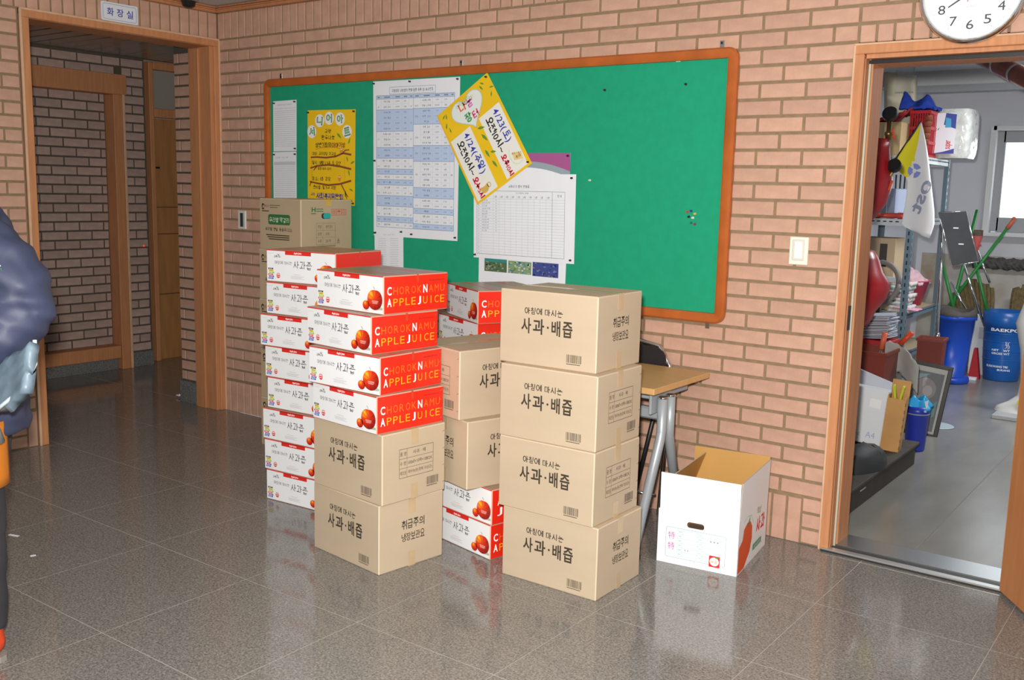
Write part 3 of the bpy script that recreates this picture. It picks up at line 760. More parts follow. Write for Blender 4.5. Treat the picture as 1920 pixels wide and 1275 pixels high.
P.line((cm, ty0), (cm, ty1), .0016, BLL, 3)
P.build('table_lettering', t)
for x, z in ((1.375, 2.036), (1.64, 2.036), (1.97, 2.034), (1.382, 1.62), (1.385, 1.222), (1.66, 1.226), (1.968, 1.222)): pin(t, x, z, y=-.015)
t, P, W, H = sheet('paper_list', 'small white sheet pinned under the corner of the big blue-rowed table', [(1.38, 1.236), (1.598, 1.25), (1.602, 0.98), (1.385, .97)], PAPER, y=-.0155)
P.fit('회비 납부 명단', .07, H-.03, W-.06, H-.023, INKG)
textbars(P, .03, H-.05, .09, 14, .0125, .003, ink('#c3c8d0'), 4); textbars(P, .12, H-.05, .18, 14, .0125, .003, ink('#c3c8d0'), 5)
P.build('table_lettering', t)
for x, z in ((1.39, 1.224), (1.586, 1.236)): pin(t, x, z, y=-.0165)

# purple headed poster, white grid sheet over it, tilted yellow poster on top
t, P, W, H = sheet('parish_poster', 'white poster with purple curved bands and three photos, behind the grid sheet', [(2.125, 1.66), (2.673, 1.658), (2.665, .985), (2.127, .985)], PAPER, cat='poster')
PUR = ink('#a5568e'); GRB = ink('#95a4ad')
def band(top, c0, m, lay):
    a = [(W*i/16, c0+.085*math.sin(math.pi*min(1, .1+i/16*.75))) for i in range(17)]
    for i in range(16): P.poly([(a[i][0], a[i][1]), (a[i+1][0], a[i+1][1]), (a[i+1][0], top), (a[i][0], top)], m, lay)
band(H, H-.155, GRB, 1); band(H, H-.125, PUR, 2)
def photo(x0, y0, x1, y1, cols, seed):
    rs = random.Random(seed); P.rect(x0, y0, x1, y1, ink(cols[0]), 2)
    for i in range(46):
        a, b = rs.uniform(x0, x1-.016), rs.uniform(y0, y1-.008)
        P.poly([(a, b), (a+rs.uniform(.006, .016), b+jit(.002)), (a+rs.uniform(.006, .016), b+rs.uniform(.004, .008)), (a-.0, b+rs.uniform(.004, .008))], ink(rs.choice(cols)), 3+i % 3)
P.build('purple_band_print', t); PO, PU, PV = P.o, P.u, P.v
yq = .076
def newP():
    global P
    P = Print(PO, PU, PV, .0002)
newP(); photo(.038, yq, .182, yq+.063, ['#4f6b46', '#7d8f70', '#39503a', '#a89aa0', '#2f7f7a'], 1)
P.rect(.039, yq+.05, .182, yq+.066, ink('#2f8a80'), 6); P.build('photo_print', t); newP(); photo(.19, yq, .335, yq+.063, ['#7f9a72', '#a9c19a', '#3f7fae', '#d4d2c4', '#5a7a4a'], 2)
P.build('photo_print', t); newP(); photo(.342, yq-.004, .497, yq+.066, ['#3b4a8a', '#2d3f9e', '#8a7a6a', '#26304f', '#6a7fc0'], 3)
P.build('photo_print', t); newP()
a = [(W*(.42+.5*i/10), .0+.03*math.sin(math.pi*i/10)) for i in range(11)]
P.poly(a, PUR, 2)
P.build('purple_band_print', t)
pin(t, 2.66, 1.645)
t, P, W, H = sheet('grid_sheet', 'white attendance sheet with an empty ruled grid, under the tilted yellow poster', [(2.085, 1.555), (2.71, 1.558), (2.715, 1.13), (2.094, 1.127)], PAPER, y=-.015, curl=.002)
P.fit('사목지기 출석 현황표', .225, H-.068, .355, H-.055, FN2)
gx0, gx1, gy0, gy1 = .022, W-.062, .022, H-.085
P.frame(gx0, gy0, gx1, gy1, .0014, ink('#5c636e'))
GL = ink('#a3a9b4')
cols = [gx0+.028, gx0+.108] + [gx0+.108+.036*i for i in range(1, 11)]
for x in cols: P.line((x, gy0), (x, gy1-.02), .0008, GL)
P.line((cols[-1], gy0), (cols[-1], gy1), .0012, ink('#5c636e'))
P.fit('미사참여 여부', .27, gy1-.014, .35, gy1-.005, FNT); P.fit('합계', cols[-1]+.03, gy1-.026, cols[-1]+.055, gy1-.014, FNT)
for i in range(10): P.fit('%d월' % (i+3), cols[1]+.036*i+.007, gy1-.034, cols[1]+.036*i+.027, gy1-.024, FNT)
rows = 20; rh = (gy1-.04-gy0)/rows
for i in range(rows+1): P.line((gx0, gy0+rh*i), (gx1, gy0+rh*i), .0008, GL)
for i in range(rows):
    y = gy1-.04-rh*(i+.75); P.text(str(i+1), gx0+.009, y, gx0+.016, y+rh*.5, FNT)
    if i < 12: P.fit(rng.choice(['마리아구역', '요셉구역', '바오로', '베드로구역', '안나회', '성가정']), gx0+.034, y, gx0+.034+rng.uniform(.03, .055), y+rh*.5, FN2); P.text('v', cols[1]+.013, y, cols[1]+.02, y+rh*.5, FNT)
P.build('table_lettering', t)
for x, z in ((2.688, 1.54), (2.695, 1.147), (2.106, 1.142)): pin(t, x, z, y=-.017)
t, P, W, H = sheet('yellow_poster', 'tilted yellow hand-lettered poster with a drawn heart and two white date panels', [(1.835, 1.85), (2.163, 2.057), (2.453, 1.609), (2.116, 1.397)], YEL, cat='poster', y=-.0185)
BL = ink('#2b3fb0'); RD = ink('#cf1f35'); BK = ink('#23211f'); PWH = ink('#ecece6')
P.rect(.0, .0, .006, H, ink('#f0b81a'), 2)
for x0 in (.012, W-.012-.148): P.rect(x0, .012, x0+.148, H*.69, PWH, 1)
def col_text(s_, x, y, size, m, wd, st=1.0):
    """text running down the panel: rotated a quarter turn clockwise"""
    P.hand(s_, 0, 0, size, m, wd, 1.02, lambda a, b: (x+b, y-a), 2)
yt = H*.66
# the writing runs down the long side of the sheet
col_text('4/23(토)', W-.068, yt, .043, BL, .0065); col_text('오전10시~', W-.13, yt-.012, .042, BK, .0075); col_text('오후10시', W-.135, yt-.222, .030, RD, .0075)
col_text('4/24(주일)', .102, yt, .043, BL, .0065); col_text('오전10시~', .042, yt-.012, .042, BK, .0075); col_text('오후5시', .038, yt-.222, .033, RD, .008)
# heart
hp = []
for i in range(40):
    a = 2*math.pi*i/40
    hp.append((W*.5+.0072*16*math.sin(a)**3*.95, H*.83+.0062*(13*math.cos(a)-5*math.cos(2*a)-2*math.cos(3*a)-math.cos(4*a))))
P.poly(hp, ink('#e4ebe6'), 3)
cxh, cyh = W*.5, H*.83
for (dx, dy, ch, c, s_) in ((-.05, .02, '나', '#e06a4a', .05), (.0, .015, '눔', '#d97ab8', .045), (-.04, -.045, '장', '#58a565', .045), (.01, -.05, '터', '#e0507a', .04)):
    P.hand(ch, cxh+dx, cyh+dy-.01, s_, ink(c), .009, 1, None, 4)
for i in range(10): P.ring(cxh-.055+.012*i, cyh+.052+.008*math.sin(i*1.3), .008, .007, .0025, ink('#d8d676' if i % 2 else '#9fc48d'), 10, 4)
for i in range(40): P.line(hp[i], hp[(i+1) % 40], .0035, ink('#a9cfd8'), 5)
GLF = ink('#5f9a2e')
for (x, y, l, a) in ((.06, .93, .03, .4), (.12, .9, .03, 1.2), (.88, .93, .03, 2.3), (.8, .95, .035, -1.2), (.93, .87, .03, -.4), (.05, .82, .035, 1.0), (.1, .76, .03, 1.5), (.5, .62, .05, -.4), (.52, .55, .055, -1.2), (.47, .4, .05, -1.4), (.53, .35, .04, -.5), (.5, .27, .05, -1.3), (.9, .78, .03, 1.0)): leaf(P, x*W, y*H, l, a, GLF, 2)
# little mug and basket label
P.disc(.085, .05, .028, .026, ink('#d9b25a'), 16, 3); P.disc(.085, .072, .027, .014, ink('#f0eee4'), 16, 4); P.ring(.118, .05, .01, .012, .004, ink('#cfa040'), 12, 3)
P.poly([(W-.075, .07), (W-.025, .05), (W-.018, .075), (W-.068, .1)], ink('#e9cf8a'), 3)
for i in range(5): P.disc(W-.066+.011*i, .103-.005*i, .006, .006, ink(('#e58a7a', '#9cc88a', '#efc35a', '#e58a7a', '#b8d8a0')[i]), 10, 4)
P.hand('축제', W-.06, .066, .016, ink('#8a5a2a'), .002, 1, None, 4)
P.ring(W-.05, .09, .04, .05, .004, ink('#cfe3b4'), 20, 2, 2.2, 5.5)
P.build('drawing', t)
for x, z in ((2.158, 2.035), (2.43, 1.615)): pin(t, x, z, y=-.0195)
# loose pins
for i, (x, z, c) in enumerate(((3.304, 1.400, '#c23a2c'), (3.322, 1.404, '#2d3a8c'), (3.341, 1.392, '#e0b040'), (3.312, 1.378, '#1f1f22'), (3.332, 1.374, '#d8d8d8'), (3.325, 1.352, '#2f6f48'), (3.343, 1.347, '#8a2c5c'))):
    o = pin(None, x, z, mk('pin_%d' % i, c, .35)); tag(o, '%s push pin in the loose cluster at the right of the board' % ('red', 'blue', 'yellow', 'black', 'white', 'green', 'purple')[i], 'push pin', 'pins in the loose cluster')
tag(pin(None, 2.853, 1.944), 'lone dark push pin high on the green board, left of the pair', 'push pin')
tag(pin(None, 3.266, 1.953), 'lone dark push pin high on the green board, right of the pair', 'push pin')
tag(pin(None, 2.789, 1.531, mk('pin_pale', '#c9d6cf', .4)), 'pale push pin alone right of the purple poster', 'push pin')
tag(MB().box((3.222, -.0135, 2.057), (.022, .003, .012), ch=.001).build('paper_scrap', PAPER), 'torn white paper scrap near the top right of the board', 'paper')

# wall clock
t = root('wall_clock', 'round white wall clock with a chrome rim above the store room door', 'clock', (4.41, -.0, 2.235))
Mc = Matrix.Rotation(R(90), 4, 'X')
smooth_by(MB().lathe([(.150, .002), (.178, .006), (.188, .02), (.186, .036), (.178, .043), (.170, .038), (.166, .024)], 56, M=Mc, cap=False).build('rim', CHROME, t), 50)
MB().lathe([(.0, .02), (.168, .022)], 48, M=Mc).build('dial', mk('clock_dial', '#eef3f4', .4), t)
P = Print((0, -.0225, 0), (1, 0, 0), (0, 0, 1), .0006); CL = ink('#3f4a4e')
for h in range(1, 13):
    a = R(90-30*h); cx, cy = .118*math.cos(a), .118*math.sin(a); s_ = str(h); wd = .0125*len(s_)
    P.text(s_, cx-wd, cy-.0165, cx+wd, cy+.0165, CL)
for mth in range(60):
    a = R(6*mth); r0, r1 = (.143, .153) if mth % 5 == 0 else (.149, .152)
    P.line((r0*math.cos(a), r0*math.sin(a)), (r1*math.cos(a), r1*math.sin(a)), .0012, ink('#8d979a'))
P.build('numeral_lettering', t)
P = Print((0, -.0225, 0), (1, 0, 0), (0, 0, 1), .0006)
P.text('QUARTZ', -.018, -.058, .018, -.050, ink('#b4bcbf'))
P.build('dial_lettering', t)
def hand_(name, ang, ln, wd, m, tail=.02, y=-.027):
    a = R(90-ang); dx, dz = math.cos(a), math.sin(a); n_ = (-dz, dx)
    MB().add([(-dx*tail+n_[0]*wd, y, -dz*tail+n_[1]*wd), (-dx*tail-n_[0]*wd, y, -dz*tail-n_[1]*wd), (dx*ln-n_[0]*wd*.6, y, dz*ln-n_[1]*wd*.6), (dx*ln+n_[0]*wd*.6, y, dz*ln+n_[1]*wd*.6),
              (-dx*tail+n_[0]*wd, y+.0015, -dz*tail+n_[1]*wd), (-dx*tail-n_[0]*wd, y+.0015, -dz*tail-n_[1]*wd), (dx*ln-n_[0]*wd*.6, y+.0015, dz*ln-n_[1]*wd*.6), (dx*ln+n_[0]*wd*.6, y+.0015, dz*ln+n_[1]*wd*.6)],
             [(0, 1, 2, 3), (7, 6, 5, 4), (0, 4, 5, 1), (1, 5, 6, 2), (2, 6, 7, 3), (3, 7, 4, 0)]).build(name, m, t)
hand_('hour_hand', 237, .095, .0035, mk('hand_dark', '#3f4a4e', .4))
hand_('minute_hand', 357, .13, .003, mk('hand_dark', '#3f4a4e', .4), .02, -.0295)
hand_('second_hand', 20, .13, .0012, mk('hand_red', '#d8344a', .4), .04, -.032)
MB().lathe([(.0, .0335), (.006, .033), (.006, .022)], 14, M=Mc).build('hub', mk('hand_dark', '#3f4a4e', .4), t)

# light switch, thermostat, toilet sign, ceiling speaker
t = root('light_switch', 'white light switch plate on the brick wall beside the store room door', 'switch', (3.818, 0, 1.254))
MB().box((0, -.005, 0), (.08, .012, .116), ch=.003).build('plate', mk('switch_plate', '#e9e7d8', .4), t)
MB().box((0, -.013, .004), (.05, .008, .086), ch=.002).build('surround', mk('switch_plate2', '#d8d7cd', .4), t)
MB().box((.001, -.018, .004), (.034, .006, .072), ch=.002, rx=R(4)).build('rocker', mk('switch_rocker', '#f1f1ee', .3), t)
t = root('door_control_panel', 'narrow white control plate with a dark slot on the brick wall near the corner', 'switch', (.218, 0, 1.252))
MB().box((0, -.005, 0), (.074, .012, .116), ch=.003).build('plate', mk('switch_plate2', '#d8d7cd', .4), t)
MB().box((.004, -.013, .0), (.026, .006, .086), ch=.001).build('slot', mk('slot_dark', '#3a3d42', .4), t)
t = root('toilet_sign', 'small white sign with blue Hangul lettering above the corridor opening', 'sign', (0.004, -.675, 2.422))
MB().prism(rrect(-.115, -.052, .115, .052, .008), 0, .006, M=Matrix(((0, 0, 1, 0), (1, 0, 0, 0), (0, 1, 0, 0), (0, 0, 0, 1)))).build('plate', mk('sign_white', '#dfe3ea', .35), t)
P = Print((.006, -.115, -.052), (0, 1, 0), (0, 0, 1)); SB = ink('#3a3fa6')
rr_ = rrect(.011, .010, .219, .094, .01)
for i in range(len(rr_)): P.line(rr_[i], rr_[(i+1) % len(rr_)], .0018, ink('#5f73a8'))
for i, ch in enumerate('화장실'): P.text(ch, .035+.061*i, .030, .035+.061*i+.042, .074, SB, .015)
P.build('lettering', t)
t = root('ceiling_detector', 'black round detector on the ceiling above the corridor opening', 'detector', (.075, -.26, 2.56))
MB().lathe([(.0, -.05), (.02, -.05), (.036, -.04), (.042, -.015), (.05, -.008), (.05, 0)], 24).build('dome', BLACKP, t, True)
MB().lathe([(.05, -.012), (.056, -.01), (.056, 0.0)], 24).build('collar', mk('collar_grey', '#8a8883', .4), t, True)
# ================================================================ cartons
BW, BD, BH = 0.425, 0.328, 0.278          # big kraft carton
AW, AD, AH = 0.400, 0.342, 0.148          # apple juice carton
_C = {}
def cached(k, fn):
    if k not in _C: _C[k] = fn()
    return _C[k]
def carton_body(W, D, H, mats):
    """mats: 0 long sides, 1 ends, 2 top and bottom, 3 edges"""
    mb = MB(); mb.box((0, 0, H/2), (W, D, H), 3, ch=.0035)
    mb.m[:6] = [0]*6
    # box() emits faces -x, -y, -z, +x, +y, +z first
    for i, q in enumerate((1, 0, 2, 1, 0, 2)): mb.m[i] = q
    return mb.mesh('body', mats)
def big_front():
    P = Print((-BW/2, -BD/2, 0), (1, 0, 0), (0, 0, 1))
    random.seed(5)
    P.hand('아침에 마시는', .112, .190, .0245, DARKI, .0034, 1.06, lambda a, b: (a, b-.0*(a-.1)))
    for ch, x0, x1 in (('사', .098, .142), ('과', .150, .200), ('배', .232, .270), ('즙', .280, .322)): P.text(ch, x0, .118, x1, .176, DARKI, .022)
    P.disc(.216, .147, .0045, .0045, DARKI, 10)
    B = Print((-BW/2, -BD/2, 0), (1, 0, 0), (0, 0, 1)); barcode(B, .300, .028, .365, .058, DARKI)
    return [('lettering', P.mesh('lettering')), ('barcode_print', B.mesh('barcode_print'))]
def end_frame(D, W): return Print((W/2, -D/2, 0), (0, 1, 0), (0, 0, 1))
def big_end_care():
    P = end_frame(BD, BW)
    for i, ch in enumerate('취급주의'): P.text(ch, .112+.030*i, .155, .112+.030*i+.027, .192, DARKI, .012)
    for i, ch in enumerate('냉장보관요'): P.text(ch, .112+.024*i, .106, .112+.024*i+.0225, .139, DARKI, .008)
    return [('lettering', P.mesh('lettering'))]
def big_end_table():
    P = end_frame(BD, BW); x0, x1, y0, y1 = .085, .262, .092, .206; c = .124
    P.frame(x0, y0, x1, y1, .0015, DARKI); P.line((c, y0), (c, y1), .0012, DARKI)
    h = (y1-y0)/3
    for i in (1, 2): P.line((x0, y0+h*i), (x1, y0+h*i), .0012, DARKI)
    for i, (a, b) in enumerate((('제조원', '파바농원(경북 의성군)'), ('수 량', '100㎖×10팩×10BOX'), ('품 명', '사과 · 배'))):
        P.text(a, x0+.004, y0+h*i+.011, c-.004, y0+h*i+.027, DARKI)
        P.text(b, c+.006 + (.025 if i == 2 else 0), y0+h*i+.011, x1-.006-(.035 if i == 2 else 0), y0+h*i+.027, DARKI)
    B = end_frame(BD, BW); barcode(B, .228, .040, .292, .072, DARKI)
    return [('contents_table_print', P.mesh('contents_table_print')), ('barcode_print', B.mesh('barcode_print'))]
def staples(W, D, H, sgn):
    mb = MB()
    for i in range(4):
        z = H*(.12+.25*i); y = D/2-.012
        mb.tube([(W/2+.0005, y-.006, z), (W/2+.0018, y-.004, z+.001), (W/2+.0018, y+.004, z+.004), (W/2+.0005, y+.006, z+.005)], .0008, 5)
    return mb.mesh('staples', STEEL)
def tape_mesh(W, D, H, w_=.038, drop=.062):
    a, b, y = W/2+.0003, W/2+.0009, w_/2
    pr = [(-b, H-drop), (-b, H+.0012), (b, H+.0012), (b, H-drop), (a, H-drop), (a, H+.0006), (-a, H+.0006), (-a, H-drop)]
    vs = [(x, -y, z) for x, z in pr]+[(x, y, z) for x, z in pr]
    return MB().add(vs, [(0, 1, 6, 7), (1, 2, 5, 6), (2, 3, 4, 5), (15, 14, 9, 8), (14, 13, 10, 9), (13, 12, 11, 10)]+[((i+1) % 8, i, i+8, (i+1) % 8+8) for i in range(8)]).mesh('tape', TAPE)
def big_carton(label, loc, rz, end, group, turn=False):
    """turn: long printed face towards +x instead of -y"""
    t = root('kraft_carton', label, 'carton', loc, R(rz) + (R(90) if turn else 0), group)
    link('body', cached('bb', lambda: carton_body(BW, BD, BH-.002, [KRAFT, KRAFT, KRAFT, KRAFTED])), t)
    for s in (-1, 1): link('top_flap', cached('bf', lambda: MB().box((0, 0, BH-.0012), (BW-.004, BD/2-.003, .0014)).mesh('top_flap', KRAFT)), t, (0, s*(BD/4), 0))
    link('tape', cached('bt', lambda: tape_mesh(BW, BD, BH)), t)
    for s in (-1, 1): link('tape', cached('bt2', lambda: MB().box((0, 0, .03), (.0006, .036, .06)).mesh('tape', TAPE)), t, (s*(BW/2+.0006), 0, 0))
    for nm, me in cached('bp', big_front): link(nm, me, t)
    e = cached('be'+end, big_end_care if end == 'care' else big_end_table)
    for nm, me in e:
        o = link(nm, me, t)
        if turn: o.rotation_euler = (0, 0, math.pi)       # the end that shows is the other one
    if end == 'table': 
        s = link('staples', cached('bs', lambda: staples(BW, BD, BH, 1)), t)
        if turn: s.rotation_euler = (0, 0, math.pi)
    return t
G1 = 'kraft cartons in the stacks'
for i, (x, y, a, e) in enumerate(((3.331, -.926, .5, 'care'), (3.314, -.936, .1, 'table'), (3.311, -.936, .9, 'table'), (3.281, -.905, 1.2, 'care'))):
    big_carton(('kraft carton at the bottom of the tall four-carton stack in front', 'second kraft carton from the floor in the four-carton front stack', 'third kraft carton from the floor in the four-carton front stack', 'topmost kraft carton of the four-carton front stack')[i], (x, y, i*BH), a, e, G1)
big_carton('kraft carton on the floor under the front stack of apple juice cartons', (2.582, -1.224, 0), -7.5, 'care', G1)
big_carton('upper kraft carton directly beneath the four apple juice cartons in front', (2.592, -1.229, BH), -5.8, 'table', G1)

# --- apple juice cartons
APPLE = bpy.data.materials.new('printed_apple'); APPLE.use_nodes = True
def apple_mat():
    nt = APPLE.node_tree; N = nt.nodes; L = nt.links; b = N['Principled BSDF']
    a = N.new('ShaderNodeAttribute'); a.attribute_name = 'tone'
    rp = N.new('ShaderNodeValToRGB'); e = rp.color_ramp.elements
    e[0].position = 0; e[0].color = lin('#8f1410'); e[1].position = 1; e[1].color = lin('#ffd23e')
    for p, c in ((.35, '#d02a12'), (.62, '#e8481a'), (.82, '#f59a1e')): q = e.new(p); q.color = lin(c)
    L.new(a.outputs['Fac'], rp.inputs[0]); L.new(rp.outputs[0], b.inputs['Base Color']); b.inputs['Roughness'].default_value = .45
apple_mat()
def apple_print():
    """two printed apples: fans of rings with a colour tone per vertex (printed artwork)"""
    vs, fs, tn = [], [], []
    def one(cx, cz, rx, rz, hx, hz):
        k = len(vs); rings_, seg = 5, 24
        for i in range(rings_+1):
            f = i/rings_
            for j in range(seg):
                a = 2*math.pi*j/seg
                dent = 1-.1*max(0, math.sin(a))**8*f
                x, z = cx+rx*f*math.cos(a), cz+rz*f*math.sin(a)*dent
                vs.append((x, -AD/2-.0012, z))
                d = math.hypot((x-cx)/rx-hx, (z-cz)/rz-hz); tn.append(max(0, min(1, .95-.62*d+.1*math.sin(9*a))))
        for i in range(rings_):
            for j in range(seg):
                j2 = (j+1) % seg
                fs.append((k+i*seg+j, k+i*seg+j2, k+(i+1)*seg+j2, k+(i+1)*seg+j) if i else (k+j, k+seg+j, k+seg+j2))
    x0 = -AW/2
    one(x0+.352, .055, .0430, .0400, -.55, .5); one(x0+.302, .031, .0195, .0185, -.3, .45)
    me = bpy.data.meshes.new('apple_print'); me.from_pydata(vs, [], [tuple(reversed(f)) if False else f for f in fs])
    at = me.attributes.new('tone', 'FLOAT', 'POINT'); at.data.foreach_set('value', tn)
    me.materials.append(APPLE); me.update()
    return me
def apple_front():
    out = []
    def new(nm):
        out.append((nm, Print((-AW/2, -AD/2, 0), (1, 0, 0), (0, 0, 1)))); return out[-1][1]
    P = new('banner_print')
    random.seed(9)
    P.rect(.002, AH-.006, AW-.002, AH-.002, REDT)
    P.rect(.112, AH-.0215, .262, AH-.004, REDT); P.text('Apple Juice', .163, AH-.0185, .208, AH-.0075, WHITEI, .02, 2)
    DG_ = ink('#2f4638'); P = new('logo_print')
    P.hand('초록나무', .046, .112, .0095, DG_, .0014, 1.02); P.stroke([(.069, .126), (.074, .121), (.079, .130)], .003, DG_, None, .001); P.stroke([(.074, .122), (.068, .13)], .003, DG_, None, .001)
    P.rect(.012, AH-.018, .045, AH-.0172, LGREYI)
    P = new('lettering')
    P.hand('아침에 마시는', .050, .082, .0155, ink('#4a4d52'), .0015, 1.02)
    P.hand('사과즙', .160, .066, .034, ink('#2c2f33'), .0038, 1.1, None, None, 1.0, .6)
    P = new('colour_bar_print')
    for i, c in enumerate(('#2d5fc0', '#7a3a9c', '#e0442a', '#8cc63a', '#f4d21c', '#33343a')):
        o = (.0, .003, -.002, .004, .001, -.001)[i]; P.rect(.012+o, .012+i*.0088, .042+o, .0192+i*.0088, ink(c))
        P.rect(.017+o, .0150+i*.0088, .036+o, .0166+i*.0088, WHITEI if c != '#f4d21c' else DG_, 2)
    P = new('seal_print')
    P.ring(.071, .030, .0105, .0115, .0016, REDT); P.rect(.062, .0275, .080, .0325, REDT); P.poly([(.062, .025), (.080, .025), (.076, .02), (.066, .02)], REDT); P.line((.063, .037), (.079, .037), .002, REDT)
    P = new('small_print')
    P.rect(.158, .038, .200, .0395, ink('#e8a49c'))
    for i in range(4): P.rect(.142+.006*(i % 2), .031-i*.0038, .222-.008*(i % 3), .0322-i*.0038, LGREYI)
    P = new('footnote_print')
    P.rect(.280, .009, .318, .0105, LGREYI)
    P = new('apple_shade_print')
    P.poly([(.345, .016), (.395, .018), (.396, .026), (.380, .030)], ink('#a9b7a2'), 1)
    P = new('apple_stem_print')
    P.stroke([(.352, .094), (.349, .100), (.343, .104)], .0018, ink('#5b4a2a'), 4); P = new('apple_stem_print'); P.stroke([(.302, .049), (.304, .053)], .0012, ink('#5b4a2a'), 4)
    P = new('apple_caption_print')
    for i in range(3): P.rect(.337+.001*i, .049-.0045*i, .372-.002*i, .0505-.0045*i, ink('#ffd9d0'), 4)
    return [(nm, q.mesh(nm)) for nm, q in out]
def apple_end(two=False):
    P = end_frame(AD, AW); d = AD
    if not two:
        for row, (s_, y0, base) in enumerate((('CHOROKNAMU', .074, ORANGEI), ('APPLEJUICE', .030, AMBERI))):
            big = (0, 6) if row == 0 else (0, 5)
            for i, ch in enumerate(s_):
                wd = .0225 if ch not in 'IJ' else (.005 if ch == 'I' else .016)
                x = .018+i*.0312+(.0225-wd)/2; b = i in big
                P.text(ch, x, y0-.001*b, x+wd, y0+.029+.002*b, WHITEI if b else base, .02 if b else -.004)
    else:
        for row, (s_, y0) in enumerate((('APPLE', .078), ('JUICE', .034))):
            for i, ch in enumerate(s_): P.text(ch, .03+i*.034, y0, .03+i*.034+(.026 if ch != 'I' else .006), y0+.034, WHITEI if i == 0 else AMBERI, .01)
        P.fit('초록나무 사과즙', .08, .014, .2, .022, WHITEI)
    P.text('www.choroknamu.co.kr', .235, .118, .318, .124, ink('#8f1a10'))
    return P.mesh('lettering')
ATOP = mk('carton_top_film', '#a58a74', 0.3, var=0.12, vscale=7)
def apple_carton(label, loc, rz, two=False, tilt=(0, 0), plain=False):
    t = root('apple_juice_carton', label, 'carton', loc, R(rz), 'apple juice cartons in the stacks')
    t.rotation_euler = (R(tilt[0]), R(tilt[1]), R(rz))
    link('body', cached('ab', lambda: carton_body(AW, AD, AH-.002, [WHITEC, REDC, ATOP, mk('card_edge', '#d9a18c', .6)])), t)
    for s in (-1, 1): link('top_flap', cached('af', lambda: MB().box((0, 0, AH-.0012), (AW-.006, AD/2-.004, .0014), 0).box((0, 0, AH-.0004), (AW-.006, .012, .0004), 1).mesh('top_flap', [ATOP, REDC])), t, (0, s*(AD/4), 0))
    for nm, me in cached('apf', apple_front): link(nm, me, t)
    link('apple_print', cached('apa', apple_print), t)
    if not plain: link('lettering', cached('ape%d' % two, lambda: apple_end(two)), t)
    link('seam_tape', cached('apst', lambda: MB().box((AW/2+.0004, .005, AH-.016), (.0006, .009, .03)).mesh('seam_tape', mk('seam_tape', '#c9482e', .3))), t)
    link('staples', cached('aps', lambda: staples(AW, AD, AH, 1)), t)
    return t
def stack_label(i, n, where):
    if i == 0: return 'apple juice carton at the bottom of ' + where
    if i == n-1: return 'apple juice carton on top of ' + where
    return '%s apple juice carton from the bottom of %s' % (('', 'second', 'third', 'fourth', 'fifth', 'sixth', 'seventh')[i], where)
for i, (x, y, a) in enumerate(((2.589, -1.233, -6.4), (2.578, -1.236, -1.6), (2.540, -1.215, -6.1), (2.548, -1.168, -4.6))):
    apple_carton(stack_label(i, 4, 'the four in the front stack'), (x, y, .556+i*AH), a)
# tall rear-left stack: left front corners
for i, (x, y, a) in enumerate(((1.697, -1.064, 4), (1.691, -1.068, 4), (1.686, -1.071, 3.5), (1.703, -1.056, 4), (1.697, -1.062, 3), (1.684, -1.076, 4), (1.704, -1.055, 3), (1.702, -1.050, 8))):
    ar = R(a); cx = x+AW/2*math.cos(ar)-AD/2*math.sin(ar); cy = y+AW/2*math.sin(ar)+AD/2*math.cos(ar)
    apple_carton(stack_label(i, 8, 'the tall rear-left stack'), (cx, cy, i*AH), a, plain=(i == 7))
# middle stack: two apple juice cartons, two kraft cartons turned sideways
def from_front(fx, fy, rz, W, D):
    a = R(rz); return fx-W/2*math.cos(a)-D/2*math.sin(a), fy-W/2*math.sin(a)+D/2*math.cos(a)
x, y = from_front(3.001, -1.014, -12, AW, AD)
apple_carton('apple juice carton on the floor half hidden between the two front stacks', (x, y, 0), -12)
x, y = from_front(3.009, -1.019, -11.5, AW, AD)
apple_carton('apple juice carton lying just under the sideways kraft cartons in the middle', (x, y, AH), -11.5, True)
for i, (fx, fy, a, e) in enumerate(((2.935, -1.089, -17, 'care'), (2.897, -1.097, -15, 'table'))):
    x, y = from_front(fx, fy, a, BD, BW)
    big_carton(('lower kraft carton turned sideways between the two front stacks', 'upper kraft carton turned sideways between the two front stacks')[i], (x, y, 2*AH+i*BH), a, e, G1, True)
# rear middle stack
for i in range(7):
    fx, fy, a = (2.615, -.60, -28) if i < 5 else ((2.600, -.615, -24) if i == 5 else (2.625, -.645, -30))
    x, y = from_front(fx, fy, a, AW, AD)
    apple_carton(stack_label(i, 7, 'the hidden stack behind the middle cartons'), (x, y, i*AH), a)

# --- rice wine cartons by the wall
MW_, MD_, MH_ = .345, .37, .2803
def wine_front():
    P = Print((-MW_/2, -MD_/2, 0), (1, 0, 0), (0, 0, 1)); INK = ink('#3b3325'); GR = ink('#2f6b3c')
    P.disc(.032, .238, .012, .014, ink('#2a211c'), 14); P.disc(.034, .235, .006, .008, ink('#c9a98a'), 12, 2); P.rect(.022, .219, .042, .224, ink('#2a211c'))
    P.fit('팔공산', .05, .232, .083, .246, ink('#a8322a'))
    for i in range(2): P.rect(.09, .241-.011*i, .175-.02*i, .244-.011*i, INK)
    P.rect(.022, .208, .082, .213, INK)
    P.shape(rrect(.075, .138, .258, .194, .013), [tuple(range(24))], GR, 1)
    random.seed(4)
    P.hand('우리쌀', .085, .152, .026, ink('#cfd8b8'), .0032, 1.05, None, 2); P.hand('막걸리', .172, .152, .026, ink('#cfd8b8'), .0032, 1.05, None, 2)
    P.hand('우리쌀 옛날 동동주', .050, .104, .0185, INK, .0026, 1.06); P.text('八公山', .222, .102, .272, .124, INK, .01)
    for i in range(3): P.rect(.055+.012*i, .078-.011*i, .25, .0835-.011*i, INK)
    return P.mesh('front_print')
